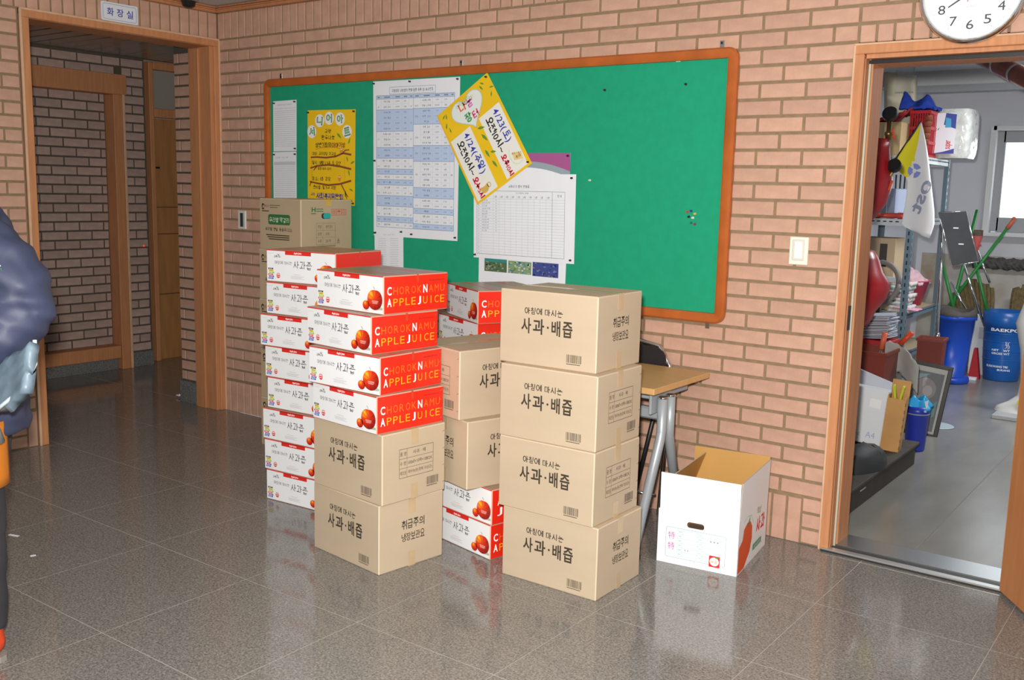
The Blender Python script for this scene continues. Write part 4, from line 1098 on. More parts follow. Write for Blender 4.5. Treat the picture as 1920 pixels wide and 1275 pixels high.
def wine_end():
    P = Print((MW_/2, -MD_/2, 0), (0, 1, 0), (0, 0, 1)); GR = ink('#2f6b3c'); RD_ = ink('#c9402e'); TB = ink('#6f6a48')
    P.text('H', .075, .213, .103, .238, GR, .03); P.rect(.070, .202, .105, .206, GR)
    for i in range(2): P.rect(.108, .226-.012*i, .158, .231-.012*i, ink('#4f7a55'))
    for i in range(3):
        x = .218+.038*i; P.frame(x, .196, x+.033, .228, .002, RD_)
        if i == 0: P.rect(x+.008, .202, x+.012, .222, RD_); P.rect(x+.02, .202, x+.024, .222, RD_)
        elif i == 1: P.poly([(x+.005, .213), (x+.028, .213), (x+.024, .220), (x+.0165, .223), (x+.009, .220)], RD_); P.line((x+.0165, .2), (x+.0165, .214), .002, RD_)
        else: P.frame(x+.008, .202, x+.025, .222, .002, RD_); P.line((x+.011, .212), (x+.022, .212), .002, RD_)
    hole = rrect(.145, .176, .212, .206, .013)
    P.shape(hole, [tuple(range(24))], ink('#2a2622'), 1); P.shape(rrect(.158, .178, .211, .205, .011), [tuple(range(24))], ink('#17a79e'), 2)
    x0, x1, y0, y1, c = .108, .245, .036, .152, .155
    P.frame(x0, y0, x1, y1, .0015, TB); P.line((c, y0), (c, y1), .0012, TB); h = (y1-y0)/3
    for i in (1, 2): P.line((x0, y0+h*i), (x1, y0+h*i), .0012, TB)
    for i, (a, b) in enumerate((('수량', '20개'), ('용량', '0.75ℓ'), ('품명', '쌀막걸리'))):
        P.fit(a, x0+.010, y0+h*i+.011, c-.008, y0+h*i+.028, TB); P.fit(b, c+.02, y0+h*i+.011, x1-.02, y0+h*i+.028, TB)
    P.rect(x0, .024, x1, .029, TB)
    P.poly([(.258, .05), (.278, .05), (.268, .07)], ink('#7a745a')); P.rect(.257, .040, .279, .045, ink('#7a745a'))
    return P.mesh('end_print')
for i in range(5):
    t = root('rice_wine_carton', ('brown rice wine carton at the floor behind the tall apple juice stack', 'second brown rice wine carton from the floor behind the rear-left stack', 'third brown rice wine carton from the floor behind the rear-left stack', 'fourth brown rice wine carton, just under the topmost one by the pin board', 'topmost brown rice wine carton with a green oval label by the pin board')[i], 'carton', (.884+MW_/2+(0, .004, -.003, .004, .012)[i], -.425+MD_/2, i*MH_), R((0, .8, -.5, .5, -1)[i]), 'rice wine cartons against the wall')
    link('body', cached('mb', lambda: carton_body(MW_, MD_, MH_-.002, [KRAFT2, KRAFT2, KRAFT2, KRAFTED])), t)
    for s in (-1, 1): link('top_flap', cached('mf', lambda: MB().box((0, 0, MH_-.0012), (MW_-.004, MD_/2-.003, .0014)).mesh('top_flap', KRAFT2)), t, (0, s*(MD_/4), 0))
    link('front_print', cached('mp', wine_front), t)
    link('end_print', cached('me', wine_end), t)
    if i == 4: MB().box((MW_/2-.02, .01, MH_+.0008), (.05, .045, .0007)).box((MW_/2+.0011, .01, MH_-.017), (.0007, .045, .036)).build('yellow_tape', mk('yellow_tape', '#c8a545', .3), t)

# --- open white carton
t = root('open_white_carton', 'open white apple carton with raised flaps on the floor by the desk', 'carton', (3.656, -.340, 0), R(7.6))
OW, OD, OH, TH = .331, .432, .222, .004
TAN = mk('carton_inside', '#c99a55', .8, var=.05, vscale=5)
WHO = mk('white_carton_face', '#f2f3f6', .5)
def panel(name, c, d, sides, rz=0, rx=0, ry=0, par=None):
    """thin board: outer face white, inner tan. sides = axis (0 x, 1 y) and sign of the outer face"""
    mb = MB(); mb.box(c, d, 2, rz=rz, rx=rx, ry=ry)
    order = {(2, -1): 0, (2, 1): 1, (1, -1): 2, (1, 1): 3, (0, -1): 4, (0, 1): 5}
    ax, sg = sides
    mb.m[order[(ax, sg)]] = 0; mb.m[order[(ax, -sg)]] = 1
    return mb.build(name, [WHO, TAN, mk('carton_cut_edge', '#b9b3a8', .8)], par or t)
panel('side_panel', (0, -OD/2+TH/2, OH/2), (OW, TH, OH), (1, -1)); panel('side_panel', (0, OD/2-TH/2, OH/2), (OW, TH, OH), (1, 1))
panel('end_panel', (OW/2-TH/2, 0, OH/2), (TH, OD-2*TH, OH), (0, 1)); panel('end_panel', (-OW/2+TH/2, 0, OH/2), (TH, OD-2*TH, OH), (0, -1))
panel('bottom_panel', (0, 0, TH/2+.001), (OW-2*TH, OD-2*TH, TH), (2, -1))
FH = .152
panel('flap', (.003, -OD/2+TH/2-.002, OH+FH/2), (OW*.985, TH, FH), (1, -1), rx=R(1.5)); panel('flap', (0, OD/2-TH/2, OH+FH/2+.006), (OW, TH, FH+.012), (1, 1), rx=R(-2))
panel('flap', (OW/2-TH/2+.002, .004, OH+FH/2), (TH, OD*.97, FH), (0, 1), ry=R(1)); panel('flap', (-OW/2+TH/2+.026, .012, OH+FH/2-.004), (TH, OD*.90, FH), (0, -1), ry=R(19))
P = Print((-OW/2, -OD/2, 0), (1, 0, 0), (0, 0, 1)); LN = ink('#8fc4b8'); PK = ink('#cc62aa')
P.shape(rrect(.036, .028, .282, .152, .006), [tuple(range(24))], ink('#eef1f4'), 1)
rr_ = rrect(.036, .028, .282, .152, .006)
for i in range(24): P.line(rr_[i], rr_[(i+1) % 24], .0015, ink('#8fabbf'), 2)
for y in (.116, .048): pass
P.text('特', .045, .104, .073, .134, PK, 0, 2); P.text('特', .045, .060, .073, .090, PK, 0, 2)
for x in (.085, .104, .168, .188): P.line((x, .036), (x, .148), .001, LN, 2)
for i in range(7): P.line((.085, .036+.0187*i), (.278, .036+.0187*i), .001, LN, 2)
for i in range(6): P.rect(.089, .043+.0187*i, .1, .047+.0187*i, ink('#a8cfc6'), 2); P.rect(.172, .043+.0187*i, .185, .047+.0187*i, ink('#c5d6d2'), 2)
for i in range(3): P.disc(.222+.014*i, .122, .003, .003, ink('#7b8390'), 8, 3)
for i in range(2): P.disc(.118+.012*i, .066, .002, .003, ink('#6a7080'), 8, 3)
P.rect(.218, .020, .262, .066, ink('#d92a2a'), 3); P.disc(.240, .043, .019, .018, ink('#f6f2ea'), 18, 4); P.fit('사과', .228, .037, .252, .049, ink('#d9584a'), 5); leaf(P, .242, .058, .018, .3, ink('#3f9a3a'), 5)
P.text('Apple Box', .14, .190, .17, .196, ink('#d5d7da'))
hole = rrect(.122, .163, .192, .186, .0105)
P.shape(hole, [tuple(range(24))], ink('#5c3c22'), 3); P.shape(rrect(.130, .164, .192, .180, .007), [tuple(range(24))], ink('#3a2718'), 4)
P.build('front_print', t)
P = Print((OW/2, -OD/2, 0), (0, 1, 0), (0, 0, 1)); OR = ink('#e2571f')
ap = [(.012, .004), (.10, .004), (.175, .05), (.20, .10), (.195, .150), (.165, .180), (.12, .185), (.075, .170), (.06, .130), (.012, .110)]
P.poly(ap, OR, 1); leaf(P, .125, .160, .055, .9, ink('#4f8f3a'), 2); P.stroke([(.07, .20), (.12, .212), (.18, .2), (.21, .16)], .004, ink('#bfe0c8'), 1)
random.seed(2)
P.hand('의성', .265, .178, .028, ink('#8c9a5a'), .004); P.hand('사과', .262, .098, .062, ink('#e0342a'), .011, 1.1)
P.rect(.222, .036, .352, .062, ink('#4f9a6a'), 1); P.fit('농협 공동선별', .24, .041, .335, .057, ink('#e8f2ea'), 2)
P.build('end_print', t)

# ================================================================ desk and folding chair
t = root('desk', 'small wooden-topped desk with grey tubular legs behind the front carton stack', 'desk', (3.165, -.321, 0))
DT = mk('desk_top', '#cfa46c', .4, var=.08, vscale=8, stretch=(1, 6, 6)); GRT = mk('grey_tube', '#a9b0b5', .35, .25)
MB().box((0, 0, .690), (.62, .512, .026), ch=.003).build('tabletop', DT, t)
MB().box((0, .02, .655), (.5, .30, .05), ch=.004).build('tray', mk('tray_grey', '#99a1a7', .5), t)
for s in (-1, 1):
    x = .280 if s > 0 else -.285
    MB().tube([(x, -.119, .640), (x, -.119, .50), (x, -.128, .465), (x, -.32 if s > 0 else -.25, .02)], .021, 14).build('leg', GRT, t, True)
    MB().tube([(x, -.049, .640), (x, -.049, .50), (x-(.006 if s > 0 else 0), -.036, .465), (x-(.055 if s > 0 else 0), .20, .02)], .021, 14).build('leg', GRT, t, True)
    for y in (-.119, -.049): MB().lathe([(.0215, 0), (.0215, .006), (.014, .010), (0, .011)], 14, c=(x, y, .640)).build('cap', CHROME, t, True)
    for fx, y in ((x, -.325 if s > 0 else -.255), (x-(.055 if s > 0 else 0), .205)): MB().box((fx, y, .012), (.05, .06, .024), ch=.004).build('foot_pad', BLACKP, t)
    MB().box((x-.03*s, -.084, .625), (.012, .18, .10), ch=.003).build('bracket', GRT, t)
MB().box((0, -.084, .565), (.53, .035, .05), ch=.008).build('cross_beam', GRT, t)
t = root('folding_chair', 'black folding chair folded up against the brick wall behind the desk', 'chair', (3.10, -.050, 0))
MB().tube([(-.17, -.04, .012), (-.17, .012, .55), (-.16, .02, .70), (-.10, .024, .785), (.0, .026, .80), (.10, .024, .785), (.16, .02, .70), (.17, .012, .55), (.17, -.04, .012)], .011, 10).build('back_frame', CHROME, t, True)
mb = MB(); mb.prism([(x, y) for x, y in rrect(-.148, .60, .148, .785, .075, 6)], -.012, .012, M=Matrix(((1, 0, 0, 0), (0, 0, 1, .018), (0, 1, 0, 0), (0, 0, 0, 1)))); mb.build('backrest', mk('chair_vinyl', '#232022', .5), t)
MB().tube([(-.14, .0, .50), (-.15, -.045, .02)], .010, 8).build('leg', BLACKP, t, True); MB().tube([(.135, .0, .62), (.03, -.045, .02)], .011, 8).build('leg', BLACKP, t, True)
MB().tube([(-.15, -.042, .1), (.15, -.042, .1)], .007, 8).build('stretcher', CHROME, t, True)
MB().box((-.07, -.018, .36), (.16, .026, .34), ch=.01).build('seat', mk('chair_vinyl', '#232022', .5), t)
# ================================================================ store room contents
BGS = mk('shelf_steel_blue', '#6f8593', .45, .3); BEAM = mk('shelf_beam', '#c9cfd0', .4, .4); SLOT = mk('slot_shadow', '#20282c', .8)
t = root('shelving_unit', 'blue-grey slotted steel shelving along the store room wall', 'shelf', (3.03, 2.95, 0))
SD, SL, ST = .47, .89, 1.79
for x in (0, SD):
    for y in (0, SL):
        sx = -1 if x else 1; sy = -1 if y else 1
        mb = MB().box((x+sx*.018, y, ST/2), (.04, .003, ST), 0).box((x, y+sy*.018, ST/2), (.003, .04, ST), 0)
        z = .05
        while z < ST-.04:
            mb.box((x+sx*.018, y-sy*.0018, z), (.009, .0012, .026), 1); mb.box((x+sx*(-.0018), y+sy*.018, z), (.0012, .009, .026), 1); z += .05
        mb.build('post', [BGS, SLOT], t)
for z, m in ((.16, BGS), (.42, BGS), (.70, BGS), (1.335, BEAM), (1.76, BEAM)):
    MB().box((SD/2, SL/2, z), (SD-.01, SL-.01, .012)).build('deck', mk('deck_board', '#a9967a', .7) if z < 1 else BEAM, t)
    for y in (0.004, SL-.004):
        mb = MB().box((SD/2, y, z-.015), (SD, .004, .045), 0)
        for i in range(10): mb.box((.04+i*.041, y-.003, z-.010), (.022, .0012, .008), 1)
        mb.build('beam', [m, SLOT], t)
    for x in (0.004, SD-.004):
        mb = MB().box((x, SL/2, z-.015), (.004, SL, .045), 0)
        for i in range(20): mb.box((x+.003 if x > .2 else x-.003, .04+i*.042, z-.010), (.0012, .022, .008), 1)
        mb.build('beam', [m, SLOT], t)

MB().box((SD/2-.02, -.004, .93), (SD-.04, .03, .04), ch=.004).build('cross_bar', BEAM, t)

# low dark platform along the wall
t = root('low_platform', 'low dark brown platform just inside the store room on the left', 'platform', (3.42, .98, 0))
DK = mk('platform_dark', '#3d362f', .7, var=.2, vscale=9); 
MB().box((.255, 0, .056), (.54, 1.40, .112), ch=.003).build('base', DK, t)
MB().box((.262, 0, .122), (.56, 1.42, .018), ch=.003).build('top_board', mk('platform_top', '#4a443e', .75, var=.2, vscale=14), t)
MB().box((.526, -.25, .078), (.002, .08, .006)).build('scratch', mk('scratch', '#b8afa2', .8), t)

# two red pressure vessels on a riser pipe
REDV = mk('red_vessel_paint', '#b01f26', .3, var=.08, vscale=4)
BRASS = mk('brass', '#9a7b4a', .35, .9)
rp = root('vessel_rack', 'steel rack behind the store room door jamb carrying two red vessels', 'rack', (3.58, 1.45, .131))
MB().box((-.235, 0, .62), (.03, .05, 1.24), ch=.003).build('post', mk('riser_grey', '#8d9094', .5), rp)
for z in (.632, 1.205): MB().box((-.13, 0, z), (.24, .12, .012), ch=.002).build('shelf_plate', mk('riser_grey', '#8d9094', .5), rp)
MB().box((-.11, 0, .006), (.2, .2, .012), ch=.002).build('foot_plate', mk('riser_grey', '#8d9094', .5), rp)
def vessel(label, loc, prof, gz, gx, tilt):
    t = root('red_pressure_vessel', label, 'vessel', loc, 0, 'red pressure vessels')
    t.rotation_euler = (0, R(tilt), 0)
    MB().lathe(prof, 28).build('tank', REDV, t, True)
    if gz is None: return t
    zt = prof[-1][1]
    MB().lathe([(.016, zt-.01), (.016, zt+.012), (.021, zt+.014), (.021, zt+.03), (.013, zt+.034), (.013, zt+gz-.03)], 14, c=(gx, 0, 0)).build('valve', BRASS, t, True)
    MB().box((gx+.03, -.015, zt+.018), (.012, .012, .06), ch=.003, ry=R(-12)).build('lever', mk('lever_orange', '#d2502a', .4), t)
    g = MB().lathe([(.0, -.018), (.036, -.018), (.039, -.012), (.039, .012), (.036, .018), (.0, .018)], 24, M=Matrix.Translation((gx, -.0, zt+gz)) @ Matrix.Rotation(R(65), 4, 'X')).build('gauge', BLACKP, t)
    P = Print((gx-.018, -.0175, zt+gz-.004), (1, 0, 0), (0, .42, .91)); P.rect(.003, .0, .036, .016, ink('#bfe6e2')); P.rect(.006, .010, .033, .013, ink('#2f7f88'), 2); P.rect(.012, -.014, .026, -.008, ink('#c9b8b0')); P.build('gauge_label', g)
    return t
UPV = vessel('upper red pressure vessel with a black gauge beside the store room door jamb', (3.585, 1.45, 1.343), [(.06, 0), (.085, .012), (.125, .06), (.155, .11), (.176, .20), (.176, .24), (.160, .32), (.150, .40), (.149, .448), (.12, .452), (0, .453)], .125, .142, 0)
MB().tube([(3.74, 1.44, 1.60), (3.755, 1.44, 1.60), (3.77, 1.44, 1.63)], .011, 8).build('side_valve', BRASS, UPV).matrix_parent_inverse = Matrix.Translation((-3.585, -1.45, -1.343))
MB().lathe([(.0, -.016), (.034, -.016), (.037, -.011), (.037, .011), (.034, .016), (.0, .016)], 24, M=Matrix.Translation((.187, -.01, .308)) @ Matrix.Rotation(R(65), 4, 'X')).build('side_gauge', BLACKP, UPV)
MB().box((.178, -.02, .205), (.012, .012, .055), ch=.003, ry=R(14)).build('side_lever', MATS['lever_orange'], UPV)
vessel('lower bulging red pressure vessel beside the store room door jamb', (3.585, 1.45, .770), [(.06, 0), (.10, .008), (.125, .05), (.145, .10), (.190, .16), (.207, .22), (.200, .26), (.165, .31), (.140, .38), (.115, .425), (.05, .44), (0, .442)], None, 0, 0)

# drooping white and yellow flag on a black stick
t = root('hanging_flag', 'white flag with a yellow stripe drooping from a black stick in the store room', 'flag', (3.69, 2.84, 0))
a_, b_ = (-0.16, 1.979), (-0.309, 1.745)
MB().tube([(a_[0], -.01, a_[1]), (b_[0], .03, b_[1]), (b_[0]-.07, .085, b_[1]-.10)], .007, 8).build('stick', BLACKP, t, True)
MB().box((b_[0]-.06, .088, b_[1]-.075), (.04, .04, .05), ch=.004).build('stick_clip', BLACKP, t)
rows_ = [((-0.168, 1.972), (-0.157, 1.972)), ((-0.204, 1.908), (-0.135, 1.899)), ((-0.248, 1.833), (-0.114, 1.825)), ((-0.298, 1.747), (-0.097, 1.756)), ((-0.287, 1.662), (-0.082, 1.684)), ((-0.223, 1.613), (-0.069, 1.614)), ((-0.221, 1.535), (-0.055, 1.546)), ((-0.224, 1.454), (-0.041, 1.476)), ((-0.23, 1.381), (-0.027, 1.403)), ((-0.236, 1.304), (-0.02, 1.315)), ((-0.155, 1.268), (-0.044, 1.227))]
def flagpt(u, v, off=0.0):
    q = v*(len(rows_)-1); i = min(int(q), len(rows_)-2); f = q-i
    l = [rows_[i][0][k]*(1-f)+rows_[i+1][0][k]*f for k in (0, 1)]; r_ = [rows_[i][1][k]*(1-f)+rows_[i+1][1][k]*f for k in (0, 1)]
    x = l[0]*(1-u)+r_[0]*u; z = l[1]*(1-u)+r_[1]*u
    y = .022*math.sin(u*4.6+v*1.5)*min(1, v*2.2)+.008*math.sin(v*5)
    return (x, y-off, z)
WF = mk('flag_white', '#f0f1f2', .8); YF = mk('flag_yellow', '#efe21c', .7)
mb = MB()
fl_ = MB().grid(lambda u, v: flagpt(u, v), 18, 27, thick=.0012)
for k_, f in enumerate(fl_.f):
    if k_ < 18*27*2:
        kk = k_ % (18*27); i, j = kk % 18, kk//18
        vv = (j+.5)/27; uu = (i+.5)/18
        if vv < .5 and uu < (.55 if vv < .32 else .55-.5*(vv-.32)/.18): fl_.m[k_] = 1
fl_.build('cloth', [WF, YF], t, True)
# emblem and mirrored letters follow the cloth: find the cloth point for a given (x, z)
mb = MB(); EM = ink('#8f9ce0'); LT = ink('#9da1ba')
_G = [(i/60, j/60) for j in range(61) for i in range(61)]
_GP = [flagpt(*g) for g in _G]
def on_cloth(x, z):
    k = min(range(len(_G)), key=lambda q: (_GP[q][0]-x)**2+(_GP[q][2]-z)**2)
    u_, v_ = _G[k]
    for _ in range(3):
        p = flagpt(u_, v_); e = 1e-3; a = flagpt(u_+e, v_); b = flagpt(u_, v_+e)
        m00, m10, m01, m11 = (a[0]-p[0])/e, (a[2]-p[2])/e, (b[0]-p[0])/e, (b[2]-p[2])/e
        det = m00*m11-m01*m10
        if abs(det) < 1e-9: break
        dx, dz = x-p[0], z-p[2]
        u_ = min(1, max(0, u_+(dx*m11-dz*m01)/det)); v_ = min(.999, max(0, v_+(dz*m00-dx*m10)/det))
    return flagpt(u_, v_, .003)
for a in (.35, 2.45, 4.55):
    n = 8; P_ = [(-0.18+r0*math.cos(a+1.5*i/n), 1.664+r0*math.sin(a+1.5*i/n)) for r0 in (.014, .046) for i in range(n+1)]
    mb.add([on_cloth(*q) for q in P_], [(i, i+n+1, i+n+2, i+1) for i in range(n)], 0)
D_ = Vector((-0.141--0.075, 1.387-1.599)); ln_ = D_.length; D_.normalize(); U_ = Vector((D_.y, -D_.x))       # mirrored: letter tops to the left
vs_, fs_, a, b, c, d = text_geo('ost', .025)
Q = [(-0.075+D_.x*ln_*(x-a)/(b-a)+U_.x*.075*((y-c)/(d-c)-.35), 1.599+D_.y*ln_*(x-a)/(b-a)+U_.y*.075*((y-c)/(d-c)-.35)) for x, y in vs_]
mb.add([on_cloth(*q) for q in Q], [tuple(f) for f in fs_], 1)
mb.build('emblem_print', [EM, LT], t)

# top shelf: cream seat shell, red basket, blue cloth, cup stack, tissue pack, cartons
t = root('cream_chair_shell', 'cream plastic seat shell in clear film standing on the top shelf', 'seat shell', (3.185, 3.52, 1.768))
MB().grid(lambda u, v: (-.10+.18*u+.05*(1-v), .05*math.sin(u*2.4)-.02, v*.62*(1-.05*u)), 8, 12, thick=.045).build('shell', mk('cream_plastic', '#cfc6ac', .45), t, True)
CLEAR = mk('clear_film', '#f2f4f4', .12, trans=.85, alpha=.35)
MB().grid(lambda u, v: (-.02+.13*u, -.05+.02*nz(u*6, v*9, 1), .46+.2*v), 8, 8, thick=.002).build('film', CLEAR, t, True)
t = root('storage_carton', 'plain tan carton on the top shelf beside the red basket', 'carton', (3.25, 3.20, 1.768))
MB().box((0, 0, .115), (.19, .26, .23), ch=.003).build('body', mk('carton_tan', '#b79c72', .8), t); MB().box((0, -.131, .115), (.04, .001, .23)).build('tape', TAPE, t)
RB = mk('red_basket_plastic', '#b3202a', .35)
t = root('red_basket', 'red slotted plastic basket on the top shelf', 'basket', (3.412, 3.40, 1.768))
mb = MB(); BXW, BYW, BHT = .065, .14, .32
for i in range(9):
    a = i/8
    for sg in (-1, 1): mb.box((-BXW+2*BXW*a, sg*BYW, BHT/2), (.006, .005, BHT)); mb.box((sg*BXW, -BYW+2*BYW*a, BHT/2), (.005, .006, BHT))
for z in (.008, .1, .2, BHT-.012):
    for sg in (-1, 1): mb.box((0, sg*BYW, z), (2*BXW+.01, .008, .02)); mb.box((sg*BXW, 0, z), (.008, 2*BYW+.01, .02))
mb.box((0, 0, .004), (2*BXW, 2*BYW, .006)); mb.build('lattice', RB, t)
MB().box((0, 0, .15), (.11, .26, .27), ch=.02).build('red_filling', mk('red_fabric', '#8f1a22', .8), t)
tag(MB().grid(lambda u, v: (3.155+.20*u, 3.08+.24*v, 2.004+.085*u*u+.02*math.sin(v*6+u*4)+.012*nz(u*7, v*6, 2)), 14, 12, thick=.01).build('red_cloth', mk('red_fabric', '#8f1a22', .8), None, True), 'dark red cloth spilling over the tan carton on the top shelf', 'cloth')
tag(MB().grid(lambda u, v: (3.26+.24*u, 3.27+.26*v, 2.092+.015+(.10*(1-u)**1.5+.06*math.exp(-((u-.62)/.2)**2))*math.sin(3.1*v)*(1+.25*math.sin(u*9+v*3))+.014*nz(u*7, v*6, 2)), 22, 14, thick=.012).build('blue_cloth', mk('blue_cloth', '#1d3fa6', .8), None, True), 'crumpled blue cloth heaped on the red basket', 'cloth')
t = root('paper_cup_stack', 'stack of brown paper cups in clear film beside the red basket', 'cups', (3.462, 3.20, 1.768))
t.rotation_euler = (0, R(5), 0)
for i in range(7): MB().lathe([(.022, i*.04), (.026, i*.04+.034), (.028, i*.04+.039), (.024, i*.04+.039)], 16).build('cup', mk('cup_brown', '#8a4a34', .4), t, True)
t = root('tissue_pack', 'pack of white tissue rolls wrapped in shiny clear plastic on the top shelf', 'tissue', (3.575, 3.62, 1.77))
def puff(u, v, rx, ry, h):
    a = 2*math.pi*u; sq = lambda c: math.copysign(abs(c)**.4, c)
    k = 1-.12*(2*v-1)**6+.025*nz(u*25, v*12, 3)
    return (rx*sq(math.cos(a))*k, ry*sq(math.sin(a))*k, h*v)
MB().grid(lambda u, v: puff(u, v, .125, .17, .34), 44, 18).lathe([(0, .335), (.1, .34)], 16).build('wrapping', mk('shiny_wrap', '#d3d5d0', .12, spec=.9, var=.25, vscale=18, bump=.9, bscale=26), t, True)
P = Print((-.118, -.174, .03), (1, 0, 0), (0, 0, 1)); P.rect(.0, .0, .15, .28, ink('#e6e7ee')); P.poly([(.07, .20), (.15, .17), (.15, .27), (.08, .28)], ink('#3f4f9e'), 2); P.poly([(.08, .18), (.12, .18), (.115, .24), (.08, .25)], ink('#4aa7d0'), 3)
P.text('super', .085, .04, .145, .085, ink('#cf3a3a'), .02, 2, R(90)); P.poly([(.0, .0), (.15, .0), (.15, .035), (.08, .014)], ink('#4a4a9a'), 2); leaf(P, .03, .16, .025, 1, ink('#4aa05a'), 2); P.build('label_print', t)
# middle shelves
t = root('storage_bin', 'bluish clear plastic bin on the middle shelf behind the flag', 'bin', (3.36, 3.08, 1.343))
MB().lathe([(.06, 0), (.066, .2), (.07, .205), (.063, .205), (.056, .01)], 4, sx=1.2, sy=1.2).build('bin', mk('blue_clear', '#a9b4cc', .3), t)
for i in range(3): MB().tube([(-.02+.025*i, 0, .02), (-.03+.03*i, .01, .30)], .006, 6).build('pen', BLACKP, t)
t = tag(MB().lathe([(0, 0), (.022, 0), (.022, .03), (.018, .032), (.018, .15), (.022, .152), (.022, .2), (0, .2)], 16, M=Matrix.Translation((3.24, 2.985, 1.365)) @ Matrix.Rotation(R(90), 4, 'Y')).build('flashlight', mk('torch_red_white', '#c94a3c', .35), None, True), 'small red and white torch lying on the middle shelf', 'torch')
t = root('storage_carton', 'tan carton with a dark label on the shelf behind the lower red vessel', 'carton', (3.225, 3.16, .708))
MB().box((0, 0, .25), (.30, .22, .50), ch=.003).build('body', mk('carton_tan2', '#bfa98a', .8), t); MB().box((.07, -.111, .38), (.05, .001, .16)).build('label', mk('label_dark', '#3a3230', .6), t)
t = root('pink_basin', 'pink plastic basin of folded cloths on the lower shelf', 'basin', (3.335, 3.60, .708))
MB().lathe([(.10, 0), (.145, .17), (.155, .175), (.155, .182), (.14, .178), (.095, .008)], 28).build('basin', mk('basin_pink', '#c43a5e', .35), t, True)
MB().grid(lambda u, v: (-.13+.26*u, -.13+.26*v, .165+.10*math.sin(3.14*u)*math.sin(3.14*v)+.02*nz(u*9, v*9, 1)), 16, 16, thick=.01).build('cloths', mk('pink_towel', '#d3aeb6', .9, var=.2, vscale=30), t, True)
t = root('towel_stack', 'stack of folded pale towels on the lower shelf before the pink basin', 'towels', (3.42, 3.10, .708))
for i in range(8):
    MB().grid(lambda u, v, i=i: (-.06+.14*u+.012*math.sin(i*2.1), -.08+.16*v, .014+i*.027+.006*nz(u*5, v*5, i)), 8, 6, thick=.024).build('towel', mk('towel_%d' % (i % 4), ('#cfc9c6', '#c9c4c4', '#bcd0c8', '#d6c9c4')[i % 4], .95), t, True)
MB().grid(lambda u, v: (-.02+.16*u, -.10+.16*v, .030-.012*u+.004*nz(u*5, v*5, 3)), 8, 6, thick=.006).build('pink_cloth', mk('pink_cloth', '#d79cb4', .9), t, True)
t = tag(MB().tube([(3.475+.113*math.cos(a*.2618), 2.40+.02*math.sin(a*.2618), .948+.13*math.sin(a*.2618)) for a in range(25)], .016, 10).build('rubber_ring', mk('grey_rubber', '#77736f', .55), None, True), 'grey ring standing behind the lower red vessel', 'ring')
t = root('ring_stand', 'dark trestle under the grey ring and paper pile', 'trestle', (3.36, 2.32, 0))
MB().box((.0, 0, .46), (.34, .52, .02)).build('top', DK, t)
for x in (-.15, .15):
    for y in (-.23, .23): MB().box((x, y, .225), (.03, .03, .45)).build('leg', DK, t)
MB().box((.115, .08, .635), (.03, .04, .33)).build('prop', DK, t)
t = root('red_paper_box', 'red box overflowing with white paper sheets in the store room', 'box', (3.545, 2.18, .472))
MB().box((0, 0, .075), (.22, .20, .15), ch=.003).build('box', mk('red_box', '#a51e22', .5), t)
for i in range(14): MB().box((-.01+.004*math.sin(i*3), .0, .160+i*.0105), (.20, .18, .006), rz=R(jit(9)), ry=R(-6)).build('sheet_bundle', mk('paper_grey_%d' % (i % 3), ('#b9bcc8', '#a7abb8', '#c9ccd4')[i % 3], .8), t)
TUB = mk('brown_tub', '#7a2f20', .4)
def tub(label, loc, w1, w2, h, rz=0):
    t = root('planter_tub', label, 'tub', loc, R(rz), 'brown planter tubs')
    s2 = math.sqrt(2)
    MB().lathe([(w1/s2, 0), (w2/s2, h-.02), (w2/s2+.012, h-.018), (w2/s2+.012, h), (w2/s2-.006, h), (w1/s2-.006, .01)], 4, M=Matrix.Rotation(R(45), 4, 'Z')).build('tub', TUB, t)
    MB().grid(lambda u, v: (-w2*.45+w2*.9*u, -w2*.45+w2*.9*v, h-.05+.03*nz(u*6, v*6, 2)), 8, 8, thick=.01).build('filling', mk('tub_filling', '#9a8a70', .9, var=.4, vscale=20), t, True)
    return t
tub('brown planter tub on the platform behind the white lid', (3.585, 1.88, .0), .22, .28, .60)
tub('taller brown planter tub standing by the steel pole', (3.655, 3.10, 0), .13, .165, .54, 4)
for i, (x0, z0, x1, z1, c, lb) in enumerate(((3.655, .60, 3.668, .70, '#d9694a', 'trowel with a salmon handle stuck upright in the brown tub'), (3.72, .62, 3.80, .715, '#d2481f', 'trowel with an orange handle leaning over the brown tub'))):
    t = root('trowel', lb, 'trowel', (x0, 1.90+.14*i, z0), 0, 'trowels in the tub')
    d = Vector((x1-x0, 0, z1-z0)).normalized()
    MB().tube([(0, 0, 0), tuple(d*.10)], [.014, .017], 10).build('handle', mk('trowel_handle_%d' % i, c, .45), t, True)
    MB().tube([tuple(d*-.10), (0, 0, 0)], [.02, .006], 8).build('blade', STEEL, t, True)
t = tag(MB().grid(lambda u, v: (3.655+.205*u, 1.99+.03*math.sin(5*u)-.02*v, .635-.115*u*u-.17*(1-v)+.015*nz(u*8, v*5, 4)), 18, 12, thick=.006).build('grey_sack', mk('grey_sack', '#a9a8a3', .85), None, True), 'limp grey sack hanging over the brown tub', 'sack')
